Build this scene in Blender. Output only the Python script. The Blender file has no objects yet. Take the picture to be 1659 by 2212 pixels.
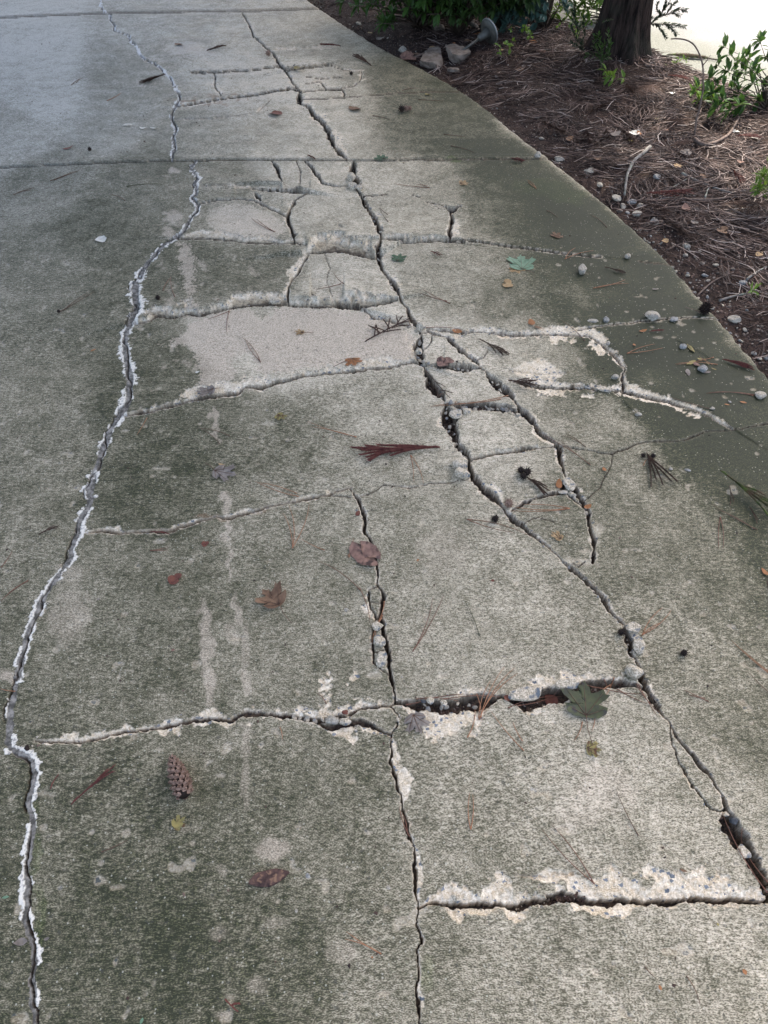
import bpy, math, random
import numpy as np
from mathutils import Vector, Matrix
random.seed(7); rng = np.random.default_rng(11)
SC = bpy.context.scene; COL = SC.collection
R = math.radians
# ------------------------------------------------------------------ camera
H = 1.55; PITCH = R(48.0); FPX = 1533.0
cam = bpy.data.cameras.new('camera'); camo = bpy.data.objects.new('camera', cam); COL.objects.link(camo)
camo.location = (0, 0, H); camo.rotation_euler = (R(90) - PITCH, 0, 0)
cam.sensor_fit = 'VERTICAL'; cam.sensor_height = 24.0; cam.lens = 12.0 / (1106.0 / FPX)
cam.clip_start = 0.05; cam.clip_end = 600
SC.camera = camo
# ------------------------------------------------------------------ sky, sun, exposure
SUN_EL = R(60); SUN_AZ = R(22)            # azimuth measured from +y (away from the camera) towards +x
w = bpy.data.worlds.new('World'); SC.world = w; w.use_nodes = True
nt = w.node_tree; bg = nt.nodes['Background']; bg.inputs['Strength'].default_value = 0.15
sky = nt.nodes.new('ShaderNodeTexSky'); sky.sky_type = 'NISHITA'; sky.sun_disc = False
sky.sun_elevation = SUN_EL; sky.sun_rotation = SUN_AZ; sky.air_density = 1.0; sky.dust_density = 6.0; sky.ozone_density = 1.0
nt.links.new(sky.outputs[0], bg.inputs['Color'])
sl = bpy.data.lights.new('sun', 'SUN'); sl.energy = 2.2; sl.angle = R(0.6); sl.color = (1.0, 0.95, 0.87)
so = bpy.data.objects.new('sun', sl); COL.objects.link(so)
sd = Vector((math.sin(SUN_AZ) * math.cos(SUN_EL), math.cos(SUN_AZ) * math.cos(SUN_EL), math.sin(SUN_EL)))
so.rotation_euler = sd.to_track_quat('Z', 'Y').to_euler(); so.location = (3, 6, 9)
SC.view_settings.view_transform = 'Standard'; SC.view_settings.look = 'None'
SC.view_settings.exposure = 1.9; SC.view_settings.gamma = 1.0
SC.cycles.max_bounces = 6; SC.cycles.use_denoising = True

# ------------------------------------------------------------------ helpers
CP, SP = math.cos(PITCH), math.sin(PITCH)
def G(u, v, z=0.0):
    """point on the plane at height z seen at reference pixel (u, v) of a 1659 x 2212 picture"""
    xc = (u - 829.5) / FPX; yc = (1106.0 - v) / FPX
    dz = -SP + yc * CP; dy = CP + yc * SP
    t = (z - H) / dz
    return (xc * t, dy * t, z)
def pxm(u, v):
    p = G(u, v); return FPX / (p[1] * CP + H * SP)
_tab = {}
def vn(x, y, seed=0):
    T = _tab.get(seed)
    if T is None:
        T = _tab[seed] = np.random.default_rng(1000 + seed).random((257, 257)); T[256] = T[0]; T[:, 256] = T[:, 0]
    x = np.asarray(x, float); y = np.asarray(y, float)
    xi = np.floor(x); yi = np.floor(y); fx = x - xi; fy = y - yi
    xi = xi.astype(np.int64) & 255; yi = yi.astype(np.int64) & 255
    fx = fx * fx * (3 - 2 * fx); fy = fy * fy * (3 - 2 * fy)
    return (T[xi, yi] * (1 - fx) + T[xi + 1, yi] * fx) * (1 - fy) + (T[xi, yi + 1] * (1 - fx) + T[xi + 1, yi + 1] * fx) * fy
def fb(x, y, f, seed=0, oct=3):
    s = 0; a = 1; t = 0
    for k in range(oct):
        s = s + a * vn(x * f + 13.7 * k, y * f + 7.1 * k, seed + k); t += a; a *= .5; f *= 2.03
    return s / t
def sstep(a, b, x):
    t = np.clip((x - a) / (b - a + 1e-12), 0, 1); return t * t * (3 - 2 * t)

def mk_mesh(name, V, F, mat=None, smooth=True, attrs=None):
    me = bpy.data.meshes.new(name)
    V = np.asarray(V, np.float32)
    if isinstance(F, np.ndarray):
        n, k = F.shape
        me.vertices.add(len(V)); me.vertices.foreach_set('co', V.ravel())
        me.loops.add(n * k); me.loops.foreach_set('vertex_index', F.astype(np.int32).ravel())
        me.polygons.add(n); me.polygons.foreach_set('loop_start', np.arange(0, n * k, k, dtype=np.int32))
        me.polygons.foreach_set('loop_total', np.full(n, k, np.int32))
        me.update(calc_edges=True)
    else:
        me.from_pydata(V.tolist(), [], F); me.update()
    me.polygons.foreach_set('use_smooth', np.full(len(me.polygons), smooth, bool))
    for an, arr in (attrs or {}).items():
        if arr.ndim == 2:
            a = me.attributes.new(an, 'FLOAT_COLOR', 'POINT'); a.data.foreach_set('color', arr.astype(np.float32).ravel())
        else:
            a = me.attributes.new(an, 'FLOAT', 'POINT'); a.data.foreach_set('value', arr.astype(np.float32))
    if mat: me.materials.append(mat)
    return me
def link(name, me, parent=None, loc=None):
    o = bpy.data.objects.new(name, me); COL.objects.link(o)
    if parent: o.parent = parent
    if loc: o.location = loc
    return o
def tag(o, label=None, cat=None, group=None, kind=None):
    if label: o['label'] = label
    if cat: o['category'] = cat
    if group: o['group'] = group
    if kind: o['kind'] = kind
    return o
def empty(name, loc=(0, 0, 0), rz=0):
    o = bpy.data.objects.new(name, None); o.location = loc; o.rotation_euler = (0, 0, rz); COL.objects.link(o); return o
class MB:
    def __init__(s): s.v = []; s.f = []
    def add(s, V, F):
        b = len(s.v); s.v += [tuple(p) for p in V]; s.f += [tuple(i + b for i in f) for f in F]
    def tube(s, P, r, n=6, cap=True):
        P = [Vector(p) for p in P]; V = []; F = []
        rr = r if isinstance(r, (list, tuple)) else [r] * len(P)
        for i, p in enumerate(P):
            t = (P[min(i + 1, len(P) - 1)] - P[max(i - 1, 0)]).normalized()
            a = t.cross(Vector((0, 0, 1)));
            if a.length < 1e-3: a = t.cross(Vector((0, 1, 0)))
            a.normalize(); b = a.cross(t)
            for k in range(n):
                q = 2 * math.pi * k / n; V.append(p + (a * math.cos(q) + b * math.sin(q)) * rr[i])
        for i in range(len(P) - 1):
            for k in range(n):
                F.append((i * n + k, i * n + (k + 1) % n, (i + 1) * n + (k + 1) % n, (i + 1) * n + k))
        if cap: F.append(tuple(range(n))[::-1]); F.append(tuple((len(P) - 1) * n + k for k in range(n)))
        s.add(V, F)
    def build(s, name, mat, parent=None, loc=None, smooth=True):
        return link(name, mk_mesh(name, s.v, s.f, mat, smooth), parent, loc)

# ------------------------------------------------------------------ materials
def nd(nt, t, ins=None, **pr):
    n = nt.nodes.new(t)
    for k, v in pr.items(): setattr(n, k, v)
    for k, v in (ins or {}).items():
        if isinstance(v, bpy.types.NodeSocket): nt.links.new(v, n.inputs[k])
        else: n.inputs[k].default_value = v
    return n
def mth(nt, op, a, b=0.0, clamp=False):
    return nd(nt, 'ShaderNodeMath', {0: a, 1: b}, operation=op, use_clamp=clamp).outputs[0]
def mix(nt, f, a, b, bt='MIX'):
    c = lambda x: x if isinstance(x, bpy.types.NodeSocket) else (tuple(x) + (1,) if len(x) == 3 else x)
    return nd(nt, 'ShaderNodeMix', {0: f, 6: c(a), 7: c(b)}, data_type='RGBA', blend_type=bt).outputs[2]
def noise(nt, co, s, d=3, r=.55, dist=0):
    return nd(nt, 'ShaderNodeTexNoise', {'Vector': co, 'Scale': s, 'Detail': d, 'Roughness': r, 'Distortion': dist}).outputs[0]
def remap(nt, v, a, b, lo=0.0, hi=1.0):
    return nd(nt, 'ShaderNodeMapRange', {0: v, 1: a, 2: b, 3: lo, 4: hi}, clamp=True).outputs[0]
def newmat(name, rough=.8):
    m = bpy.data.materials.new(name); m.use_nodes = True; nt = m.node_tree; b = nt.nodes['Principled BSDF']
    b.inputs['Roughness'].default_value = rough
    return m, nt, b
def objco(nt): return nd(nt, 'ShaderNodeTexCoord').outputs['Object']
def bump(nt, b, h, dist=.002, st=.6):
    bn = nd(nt, 'ShaderNodeBump', {'Strength': st, 'Distance': dist, 'Height': h}); nt.links.new(bn.outputs[0], b.inputs['Normal'])
def simple(name, c1, c2, s=40, rough=.75, bd=.001, transl=0.0, c3=None, spec=.3, s2=None):
    m, nt, b = newmat(name, rough); co = objco(nt)
    n = noise(nt, co, s, 4, .6); c = mix(nt, remap(nt, n, .35, .65), c1, c2)
    if c3: c = mix(nt, remap(nt, noise(nt, co, s2 or s * 3.1, 2), .55, .68), c, c3)
    nt.links.new(c, b.inputs['Base Color']); b.inputs['Specular IOR Level'].default_value = spec
    if bd: bump(nt, b, n, bd)
    if transl:
        t = nd(nt, 'ShaderNodeBsdfTranslucent', {'Color': c}); mx = nd(nt, 'ShaderNodeMixShader', {0: transl, 1: b.outputs[0], 2: t.outputs[0]})
        nt.links.new(mx.outputs[0], nt.nodes['Material Output'].inputs[0])
    return m
def concrete_mat():
    m, nt, b = newmat('driveway_concrete', .78); L = nt.links
    co = objco(nt)
    st = nd(nt, 'ShaderNodeMapping', {'Vector': co, 'Scale': (1, 2.1, 1)}).outputs[0]
    a1 = nd(nt, 'ShaderNodeAttribute', attribute_name='m1'); a2 = nd(nt, 'ShaderNodeAttribute', attribute_name='m2'); a3 = nd(nt, 'ShaderNodeAttribute', attribute_name='m3')
    s1 = nd(nt, 'ShaderNodeSeparateColor', {0: a1.outputs[0]}); s2 = nd(nt, 'ShaderNodeSeparateColor', {0: a2.outputs[0]}); s3 = nd(nt, 'ShaderNodeSeparateColor', {0: a3.outputs[0]})
    spall, dirt_shade, alg_shade = s1.outputs; white, seal, clean = s2.outputs; rust, wall, sky_sheen = s3.outputs
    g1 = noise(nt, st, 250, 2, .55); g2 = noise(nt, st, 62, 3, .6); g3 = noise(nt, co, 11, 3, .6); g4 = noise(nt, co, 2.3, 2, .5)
    al = mth(nt, 'ADD', alg_shade, mth(nt, 'ADD', mth(nt, 'MULTIPLY', mth(nt, 'SUBTRACT', g3, .5), .65), mth(nt, 'MULTIPLY', mth(nt, 'SUBTRACT', g2, .5), 1.1)))
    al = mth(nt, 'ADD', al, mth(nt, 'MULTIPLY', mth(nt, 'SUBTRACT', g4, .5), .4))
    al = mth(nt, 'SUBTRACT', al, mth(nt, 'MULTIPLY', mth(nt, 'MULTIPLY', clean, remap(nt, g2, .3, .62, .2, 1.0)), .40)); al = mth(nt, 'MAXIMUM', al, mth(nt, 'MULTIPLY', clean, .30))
    gg = mth(nt, 'ADD', mth(nt, 'MULTIPLY', g1, .72), mth(nt, 'MULTIPLY', noise(nt, st, 120, 2, .5), .28)); f = mth(nt, 'ADD', mth(nt, 'MULTIPLY', mth(nt, 'SUBTRACT', gg, .5), 5.3), .5)
    al = mth(nt, 'ADD', al, mth(nt, 'MULTIPLY', mth(nt, 'SUBTRACT', noise(nt, co, 27, 4, .7), .5), .6))
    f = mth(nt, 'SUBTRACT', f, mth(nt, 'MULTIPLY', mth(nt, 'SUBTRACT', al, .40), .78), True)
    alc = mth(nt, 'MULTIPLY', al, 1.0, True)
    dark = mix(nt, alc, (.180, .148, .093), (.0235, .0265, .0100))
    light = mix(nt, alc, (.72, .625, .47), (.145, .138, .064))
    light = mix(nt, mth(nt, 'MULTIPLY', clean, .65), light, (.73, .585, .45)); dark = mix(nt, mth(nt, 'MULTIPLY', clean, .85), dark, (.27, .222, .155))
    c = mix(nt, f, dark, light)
    # sparse pale sand grains
    v = nd(nt, 'ShaderNodeTexVoronoi', {'Vector': co, 'Scale': 95.0}); vr = nd(nt, 'ShaderNodeSeparateColor', {0: v.outputs['Color']}).outputs[0]
    dot = mth(nt, 'MULTIPLY', mth(nt, 'LESS_THAN', v.outputs['Distance'], .17), mth(nt, 'GREATER_THAN', vr, .72))
    c = mix(nt, mth(nt, 'MULTIPLY', dot, .5), c, (.56, .53, .42))
    dk = mth(nt, 'MULTIPLY', mth(nt, 'GREATER_THAN', noise(nt, co, 75, 2), .67), .5)
    c = mix(nt, dk, c, (.05, .05, .04))
    c = mix(nt, mth(nt, 'MULTIPLY', rust, .9), c, (.20, .10, .05)); c = mix(nt, mth(nt, 'MULTIPLY', a3.outputs['Alpha'], .8), c, mix(nt, f, (.035, .055, .010), (.20, .24, .06)))
    # exposed broken concrete with blue-grey stones
    sp0 = mix(nt, remap(nt, noise(nt, co, 120, 4, .7), .35, .65), (.58, .47, .33), (.92, .83, .67))
    sp0 = mix(nt, remap(nt, noise(nt, co, 22, 3), .42, .66), sp0, mix(nt, remap(nt, g1, .4, .6), (.42, .32, .20), (.82, .70, .51)))
    sp0 = mix(nt, remap(nt, noise(nt, co, 260, 3, .6), .40, .56), mix(nt, 1.0, sp0, (.72, .69, .63), 'MULTIPLY'), sp0)
    wv = nd(nt, 'ShaderNodeMapping', {'Vector': co, 'Rotation': (0, 0, .5), 'Scale': (1, 1.35, 1)}).outputs[0]
    dv = nd(nt, 'ShaderNodeVectorMath', {0: wv, 1: nd(nt, 'ShaderNodeVectorMath', {0: nd(nt, 'ShaderNodeTexNoise', {'Vector': co, 'Scale': 110.0}).outputs[1], 1: (.014, .014, 0)}, operation='MULTIPLY').outputs[0]}, operation='ADD').outputs[0]
    ag = nd(nt, 'ShaderNodeTexVoronoi', {'Vector': dv, 'Scale': 78.0}, distance='MANHATTAN'); agc = nd(nt, 'ShaderNodeSeparateColor', {0: ag.outputs['Color']})
    am = mth(nt, 'MULTIPLY', mth(nt, 'LESS_THAN', ag.outputs['Distance'], mth(nt, 'ADD', mth(nt, 'MULTIPLY', agc.outputs[2], .55), .12)), mth(nt, 'GREATER_THAN', agc.outputs[0], .60))
    sp0 = mix(nt, am, sp0, mix(nt, agc.outputs[1], (.10, .11, .12), (.22, .235, .245)))
    c = mix(nt, spall, c, sp0)
    wl = mix(nt, remap(nt, noise(nt, co, 90, 4, .7), .35, .65), (.11, .08, .045), (.50, .41, .27))
    c = mix(nt, wall, c, wl)
    gs = mix(nt, remap(nt, noise(nt, co, 45, 4, .7), .42, .62), (.08, .072, .058), (.30, .272, .23))
    c = mix(nt, seal, c, gs)
    wn = mix(nt, remap(nt, noise(nt, co, 150, 3, .7), .34, .5), (.32, .30, .26), (.76, .70, .59))
    c = mix(nt, white, c, wn)
    so_ = mix(nt, remap(nt, noise(nt, co, 110, 3), .4, .6), (.018, .012, .008), (.085, .056, .034))
    c = mix(nt, dirt_shade, c, so_)
    c = mix(nt, mth(nt, 'MULTIPLY', sky_sheen, 1.25, True), c, mix(nt, 1.0, c, (.66, .80, 1.04), 'MULTIPLY'))
    L.new(c, b.inputs['Base Color'])
    hh = mth(nt, 'ADD', mth(nt, 'MULTIPLY', g1, .6), mth(nt, 'MULTIPLY', noise(nt, co, 500, 2), .4))
    bump(nt, b, hh, .0016, .8)
    b.inputs['Specular IOR Level'].default_value = .4
    return m
M = {}
M['conc'] = concrete_mat()
M['chunk'] = simple('broken_concrete', (.20, .168, .11), (.72, .62, .475), 240, .85, .002, c3=(.10, .12, .14), s2=55)
M['tanrock'] = simple('tan_rock', (.11, .085, .065), (.24, .195, .155), 30, .85, .004)
M['white_stone'] = simple('pale_stone', (.22, .195, .15), (.50, .445, .355), 140, .8, .003, c3=(.20, .19, .17), s2=60)
M['blue_stone'] = simple('blue_stone', (.13, .13, .12), (.38, .36, .32), 160, .7, .002)
M['dark_stone'] = simple('dark_stone', (.03, .033, .036), (.09, .09, .09), 80, .7, .002)
M['l_brown'] = simple('leaf_dry_brown', (.115, .062, .035), (.24, .145, .085), 45, .7, .001, .12)
M['l_grey'] = simple('leaf_grey_brown', (.14, .115, .095), (.28, .24, .20), 45, .7, .001, .1)
M['l_tan'] = simple('leaf_tan', (.30, .19, .085), (.45, .31, .16), 50, .7, .001, .12)
M['l_red'] = simple('leaf_red_brown', (.11, .035, .025), (.21, .08, .05), 60, .65, .001, .1)
M['l_orange'] = simple('leaf_orange', (.27, .11, .04), (.38, .17, .07), 60, .7, .001, .15)
M['l_green'] = simple('leaf_pale_green', (.12, .21, .12), (.20, .31, .20), 40, .55, .0008, .15)
M['l_dgreen'] = simple('leaf_deep_green', (.035, .085, .04), (.07, .14, .07), 60, .55, .0008, .15)
M['l_olive'] = simple('leaf_dark_olive', (.040, .044, .026), (.095, .105, .045), 28, .6, .001, .12, c3=(.04, .034, .04), s2=35)
M['l_yell'] = simple('leaf_yellow', (.34, .27, .09), (.20, .18, .07), 60, .65, .001, .15, c3=(.12, .06, .03), s2=80)
M['l_cream'] = simple('leaf_cream', (.60, .56, .47), (.75, .72, .64), 60, .65, .001, .15)
M['l_pinkish'] = simple('leaf_crumpled', (.15, .085, .065), (.29, .17, .125), 60, .7, .002, .1, c3=(.06, .035, .03), s2=40)
M['bark'] = simple('bark_piece', (.035, .02, .018), (.11, .062, .048), 70, .85, .004, c3=(.22, .13, .08), s2=120)
M['needle_o'] = simple('needle_orange', (.26, .11, .05), (.38, .19, .10), 60, .6, 0)
M['needle_r'] = simple('needle_red', (.12, .052, .033), (.23, .11, .068), 60, .6, 0)
M['needle_b'] = simple('needle_brown', (.08, .045, .03), (.17, .10, .06), 60, .6, 0)
M['needle_g'] = simple('needle_olive', (.05, .05, .025), (.10, .10, .05), 60, .6, 0)
M['sprig_red'] = simple('sprig_russet', (.085, .022, .018), (.19, .06, .045), 90, .7, 0)
M['sprig_brown'] = simple('sprig_brown', (.05, .028, .02), (.13, .075, .05), 90, .75, 0)
M['sprig_mixed'] = simple('sprig_green_brown', (.04, .075, .02), (.10, .06, .035), 25, .7, 0, c3=(.10, .15, .03), s2=30)
M['twig'] = simple('twig_bark', (.09, .06, .045), (.19, .14, .11), 60, .85, .002)
M['lichen'] = simple('lichen_stick', (.11, .095, .08), (.29, .265, .235), 40, .85, .003, c3=(.20, .24, .17), s2=60)
M['cone'] = simple('cone_scale', (.11, .06, .04), (.34, .225, .165), 160, .7, .001)
M['cone_d'] = simple('cone_core', (.012, .007, .005), (.03, .017, .011), 90, .8, 0)  # near-black colour stands for the shade between the cone's scales
M['metal'] = simple('weathered_grey_metal', (.06, .058, .048), (.12, .115, .095), 20, .5, .0005, spec=.5)
M['lamp_edge'] = simple('pale_metal', (.20, .20, .19), (.30, .30, .28), 20, .4, 0, spec=.5)
M['fol_dark'] = simple('foliage_dark', (.028, .055, .014), (.065, .11, .028), 12, .45, 0, .22)
M['fol_mid'] = simple('foliage_mid', (.038, .085, .015), (.07, .135, .028), 12, .45, 0, .3)
M['fol_lime'] = simple('foliage_lime', (.10, .19, .025), (.20, .30, .05), 12, .45, 0, .4)
M['fol_blue'] = simple('foliage_blue_green', (.05, .10, .08), (.11, .18, .14), 12, .45, 0, .2)
M['fol_conifer'] = simple('foliage_conifer', (.014, .030, .014), (.035, .06, .025), 12, .6, 0, .12)
M['stem'] = simple('shrub_stem', (.05, .035, .025), (.12, .09, .065), 30, .8, .001)
# ------------------------------------------------------------------ the driveway: one height field, cracked and split into its slabs
def lst(s): return [tuple(float(c) for c in p.split(',')) for p in s.split()]
EDGE = [G(u, v)[:2] for u, v in lst('660,-2 696,20 740,50 786,80 843,113 903,143 970,177 1030,217 1073,250 1106,280 1149,313 1186,343 1239,380 1289,421 1339,467 1383,501 1426,544 1463,581 1506,631 1549,681 1563,702 1599,738 1646,795 1659,811 1710,870 1775,960 1850,1080')]
EDGE = [(EDGE[0][0] - 2.6, EDGE[0][1] + 8.0), (EDGE[0][0] - .62, EDGE[0][1] + 2.2)] + EDGE + [(EDGE[-1][0] + .05, .9), (EDGE[-1][0] + .05, -2)]
_ey = np.array([p[1] for p in EDGE])[::-1]; _ex = np.array([p[0] for p in EDGE])[::-1]
def edge_x(y):
    y = np.asarray(y, float); e = np.interp(y, _ey, _ex)
    for k in (-.12, .12, -.25, .25): e = e + np.interp(y + k, _ey, _ex)
    e = e / 5
    return e + (vn(y * 30, y * 0, 5) - .5) * .010 + (vn(y * 90, y * 0, 6) - .5) * .005
ys = [-1.3]
while ys[-1] < 15.5:
    y = ys[-1]; dy = .84 * (H * H + y * y) / (H * 710)
    if y < .1: dy = min(.02, max(.0018, (.1 - y) * .1))
    if y > 9.0: dy = max(dy, .06)
    ys.append(y + dy)
ys = np.array(ys); NR = len(ys)
dyv = np.gradient(ys)
sd_ = np.linspace(-1, 1, 900); ex = []
q = 1.0; st_ = sd_[1] - sd_[0]
while q < 7: st_ *= (1.022 if q < 1.7 else 1.09); q += st_; ex.append(q)
ss = np.concatenate([-np.array(ex)[::-1], sd_, np.array(ex)]); NC = len(ss)
Wy = .541 * (.669 * np.maximum(ys, 0) + 1.152) * 1.04
Y = np.repeat(ys[:, None], NC, 1); X = ss[None, :] * Wy[:, None]
dxv = (sd_[1] - sd_[0]) * Wy
wx = (fb(X, Y, 16, 20, 2) - .5) * .012 + (fb(X, Y, 70, 22, 2) - .5) * .006
wy = (fb(X, Y, 16, 24, 2) - .5) * .012 + (fb(X, Y, 70, 26, 2) - .5) * .006
hfx = (fb(X, Y, 200, 90, 2) - .5) * .0042; hfy = (fb(X, Y, 200, 92, 2) - .5) * .0042; wx += hfx; wy += hfy
fine = np.clip(.004 / dyv, .15, 1)[:, None]
PXg = X + wx; PYg = Y + wy
Z = np.zeros_like(X); spall = np.zeros_like(X); dirt_shade = np.zeros_like(X); wall = np.zeros_like(X)
white = np.zeros_like(X); seal = np.zeros_like(X); rust = np.zeros_like(X); cut = np.zeros(X.shape, bool)
wn5 = fb(X, Y, 18, 30, 2); wn9 = fb(X, Y, 9, 33, 3); wn30 = fb(X, Y, 45, 36, 2); rough = fb(X, Y, 120, 39, 2) - .5; rgh2 = fb(X, Y, 110, 41, 2); rgh3 = vn(X * 260, Y * 260, 44)
def near_line(P, m):
    P = np.array(P); y0, y1 = P[:, 1].min() - m, P[:, 1].max() + m
    r0, r1 = np.searchsorted(ys, [y0, y1]); r1 = min(r1 + 1, NR)
    sl_ = X[r0:r1]; x0, x1 = P[:, 0].min() - m, P[:, 0].max() + m
    cc = np.where(((sl_ >= x0) & (sl_ <= x1)).any(0))[0]
    if len(cc) == 0: return None
    c0, c1 = cc[0], cc[-1] + 1
    best = np.full((r1 - r0, c1 - c0), 9.9); side = np.zeros_like(best); arc = np.zeros_like(best); nx = np.zeros_like(best); tt = np.zeros_like(best)
    L = 0; seg = np.hypot(*(P[1:] - P[:-1]).T); tot = seg.sum()
    for i in range(len(P) - 1):
        a, b = P[i], P[i + 1]; l = seg[i]
        if l < 1e-6: continue
        ra, rb = np.searchsorted(ys, [min(a[1], b[1]) - m, max(a[1], b[1]) + m]); rb = min(rb + 1, NR)
        ra = max(ra, r0); rb = min(rb, r1)
        if rb <= ra: continue
        xs_ = X[ra:rb, c0:c1]; cm = np.where(((xs_ >= min(a[0], b[0]) - m) & (xs_ <= max(a[0], b[0]) + m)).any(0))[0]
        if len(cm) == 0: L += l; continue
        ca, cb = cm[0], cm[-1] + 1
        px = PXg[ra:rb, c0 + ca:c0 + cb] - a[0]; py = PYg[ra:rb, c0 + ca:c0 + cb] - a[1]
        d = (b - a) / l; t = np.clip(px * d[0] + py * d[1], 0, l)
        ddx = px - t * d[0]; ddy = py - t * d[1]; dist = np.hypot(ddx, ddy)
        sub = (slice(ra - r0, rb - r0), slice(ca, cb)); mk = dist < best[sub]
        best[sub] = np.where(mk, dist, best[sub]); side[sub] = np.where(mk, np.sign(d[0] * py - d[1] * px), side[sub])
        arc[sub] = np.where(mk, L + t, arc[sub]); nx[sub] = np.where(mk, abs(d[1]), nx[sub])
        L += l
    return (slice(r0, r1), slice(c0, c1)), best, side, arc, nx, tot
def crack(s, w, dep=.012, sa=0, sb=0, sdep=.005, lift=0, cutit=True, w2=None, dirty=1.0, wall_c=1.0, vary=1.0, lr=.16, taper=True, fo=None):
    """s: trace; w: width mm (w2 at the far end of the trace); sa / sb: broken rim on the trace's left / right hand in mm; lift: mm step on the left hand"""
    P = [G(u, v)[:2] for u, v in lst(s)] if isinstance(s, str) else s
    fr = float(np.interp(np.mean([p[1] for p in P]), [1.0, 2.1, 3.2, 4.2, 5], [1.15, 1.6, 1.75, 1.5, 1.15])) if w >= 3 else 1.2
    w *= fr; w2 = w2 and w2 * fr; dep *= 1 + (fr - 1) * .6; sdep *= 1 + (fr - 1) * .8; lift *= 1 + (fr - 1) * .7
    dP = np.abs(np.diff(np.array(P), axis=0)).sum(0)
    if dP[1] < dP[0] * .7 and w >= 3.5 and 1.9 < np.mean([p[1] for p in P]) < 4.3: w *= 1.4; w2 = w2 and w2 * 1.3; dep *= 1.5
    m = .03 + max(sa, sb, w) * .002 + (.3 if lift else 0)
    r = near_line(P, m)
    if r is None: return
    sl_, d, side, arc, nx, tot = r
    wm = (w if w2 is None else w + (w2 - w) * arc / tot) * .001 * (1 + vary * ((wn5[sl_] - .5) * 1.7 + (rgh2[sl_] - .5) * .9)).clip(.15)
    if taper: wm = wm * np.clip(np.minimum(arc, tot - arc) / .05, .25, 1)
    cell = nx * dxv[sl_[0], None] + (1 - nx) * dyv[sl_[0], None]
    hw = np.maximum(wm / 2, .50 * cell)
    core = 1 - sstep(hw * .85, hw * 1.08 + .0003, d)
    Z[sl_] = np.minimum(Z[sl_], -core * dep * (.75 + .5 * wn30[sl_])) if not (sa or sb or lift) else Z[sl_]
    if lift:
        Z[sl_] += np.where(side > 0, 1, 0) * lift * .001 * np.exp(-(d / lr) ** 2) * (1 - sstep(0, .06, np.maximum(0, .02 - np.minimum(arc, tot - arc))))
    vert = float(np.abs(np.diff(np.array(P)[:, 1])).sum() / (tot + 1e-9)); sdep *= 1 if vert < .6 else .4
    for sg, s_ in ((1, sa), (-1, sb)):
        if not s_: continue
        nn = sstep(.28, .70, wn9[sl_]) * 1.3 + (fo if fo is not None else .36 if s_ >= 20 else .06) + (wn30[sl_] - .5) * 1.0 + (rgh2[sl_] - .5) * .8
        if s_ < 22: nn = nn * (.45 + 1.1 * sstep(.40, .60, wn5[sl_]))
        sw = s_ * .001 * nn * np.clip(np.minimum(arc, tot - arc) / .08, .1, 1)
        sw = np.where(side * sg > 0, sw, 0)
        e = (d - hw) ; inn = (e < sw) & (sw > .0012)
        k = np.clip(1 - e / np.maximum(sw, 1e-4), 0, 1)
        zz = -(sdep * (.22 + .78 * k ** 1.3) + (rough[sl_] * .004 + (rgh2[sl_] - .5) * .004) * fine[sl_[0]]) * np.where(inn, 1, 0) * np.minimum(1, (sw - e).clip(0) / .003)
        Z[sl_] += zz
        if sdep > .012:
            kk = k * inn + (wn30[sl_] - .5) * .35; wall[sl_] = np.maximum(wall[sl_], sstep(.40, .75, kk) * .85 * inn); dirt_shade[sl_] = np.maximum(dirt_shade[sl_], sstep(.80, .98, kk) * .85 * inn)  # wall foot browned and darkened, shading beneath the step put in colour
        spall[sl_] = np.maximum(spall[sl_], np.where(inn, np.clip((sw - e) / .0025, 0, 1), 0))
    if sa or sb or lift: Z[sl_] -= core * dep * (.75 + .5 * wn30[sl_])
    dirt_shade[sl_] = np.maximum(dirt_shade[sl_], np.maximum(core, .75 * (1 - sstep(hw * 1.02, hw * 1.12 + .0022, d)) * float(sstep(5, 12, w))) * dirty)
    rim = (1 - sstep(hw, hw + (.002 + .007 * rgh2[sl_] * wn5[sl_] * 2) * fr, d)) * (1 - core)
    spall[sl_] = np.maximum(spall[sl_], rim * .9 * float(sstep(3.5, 8, w)))
    wall[sl_] = np.maximum(wall[sl_], ((1 - sstep(hw * 1.0, hw + .006, d)) * (side > 0) * (nx < .75)) * wall_c * (.9 if lift else .35))
    if cutit: cut[sl_] |= d < np.maximum(hw * .6, .72 * cell)
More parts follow.
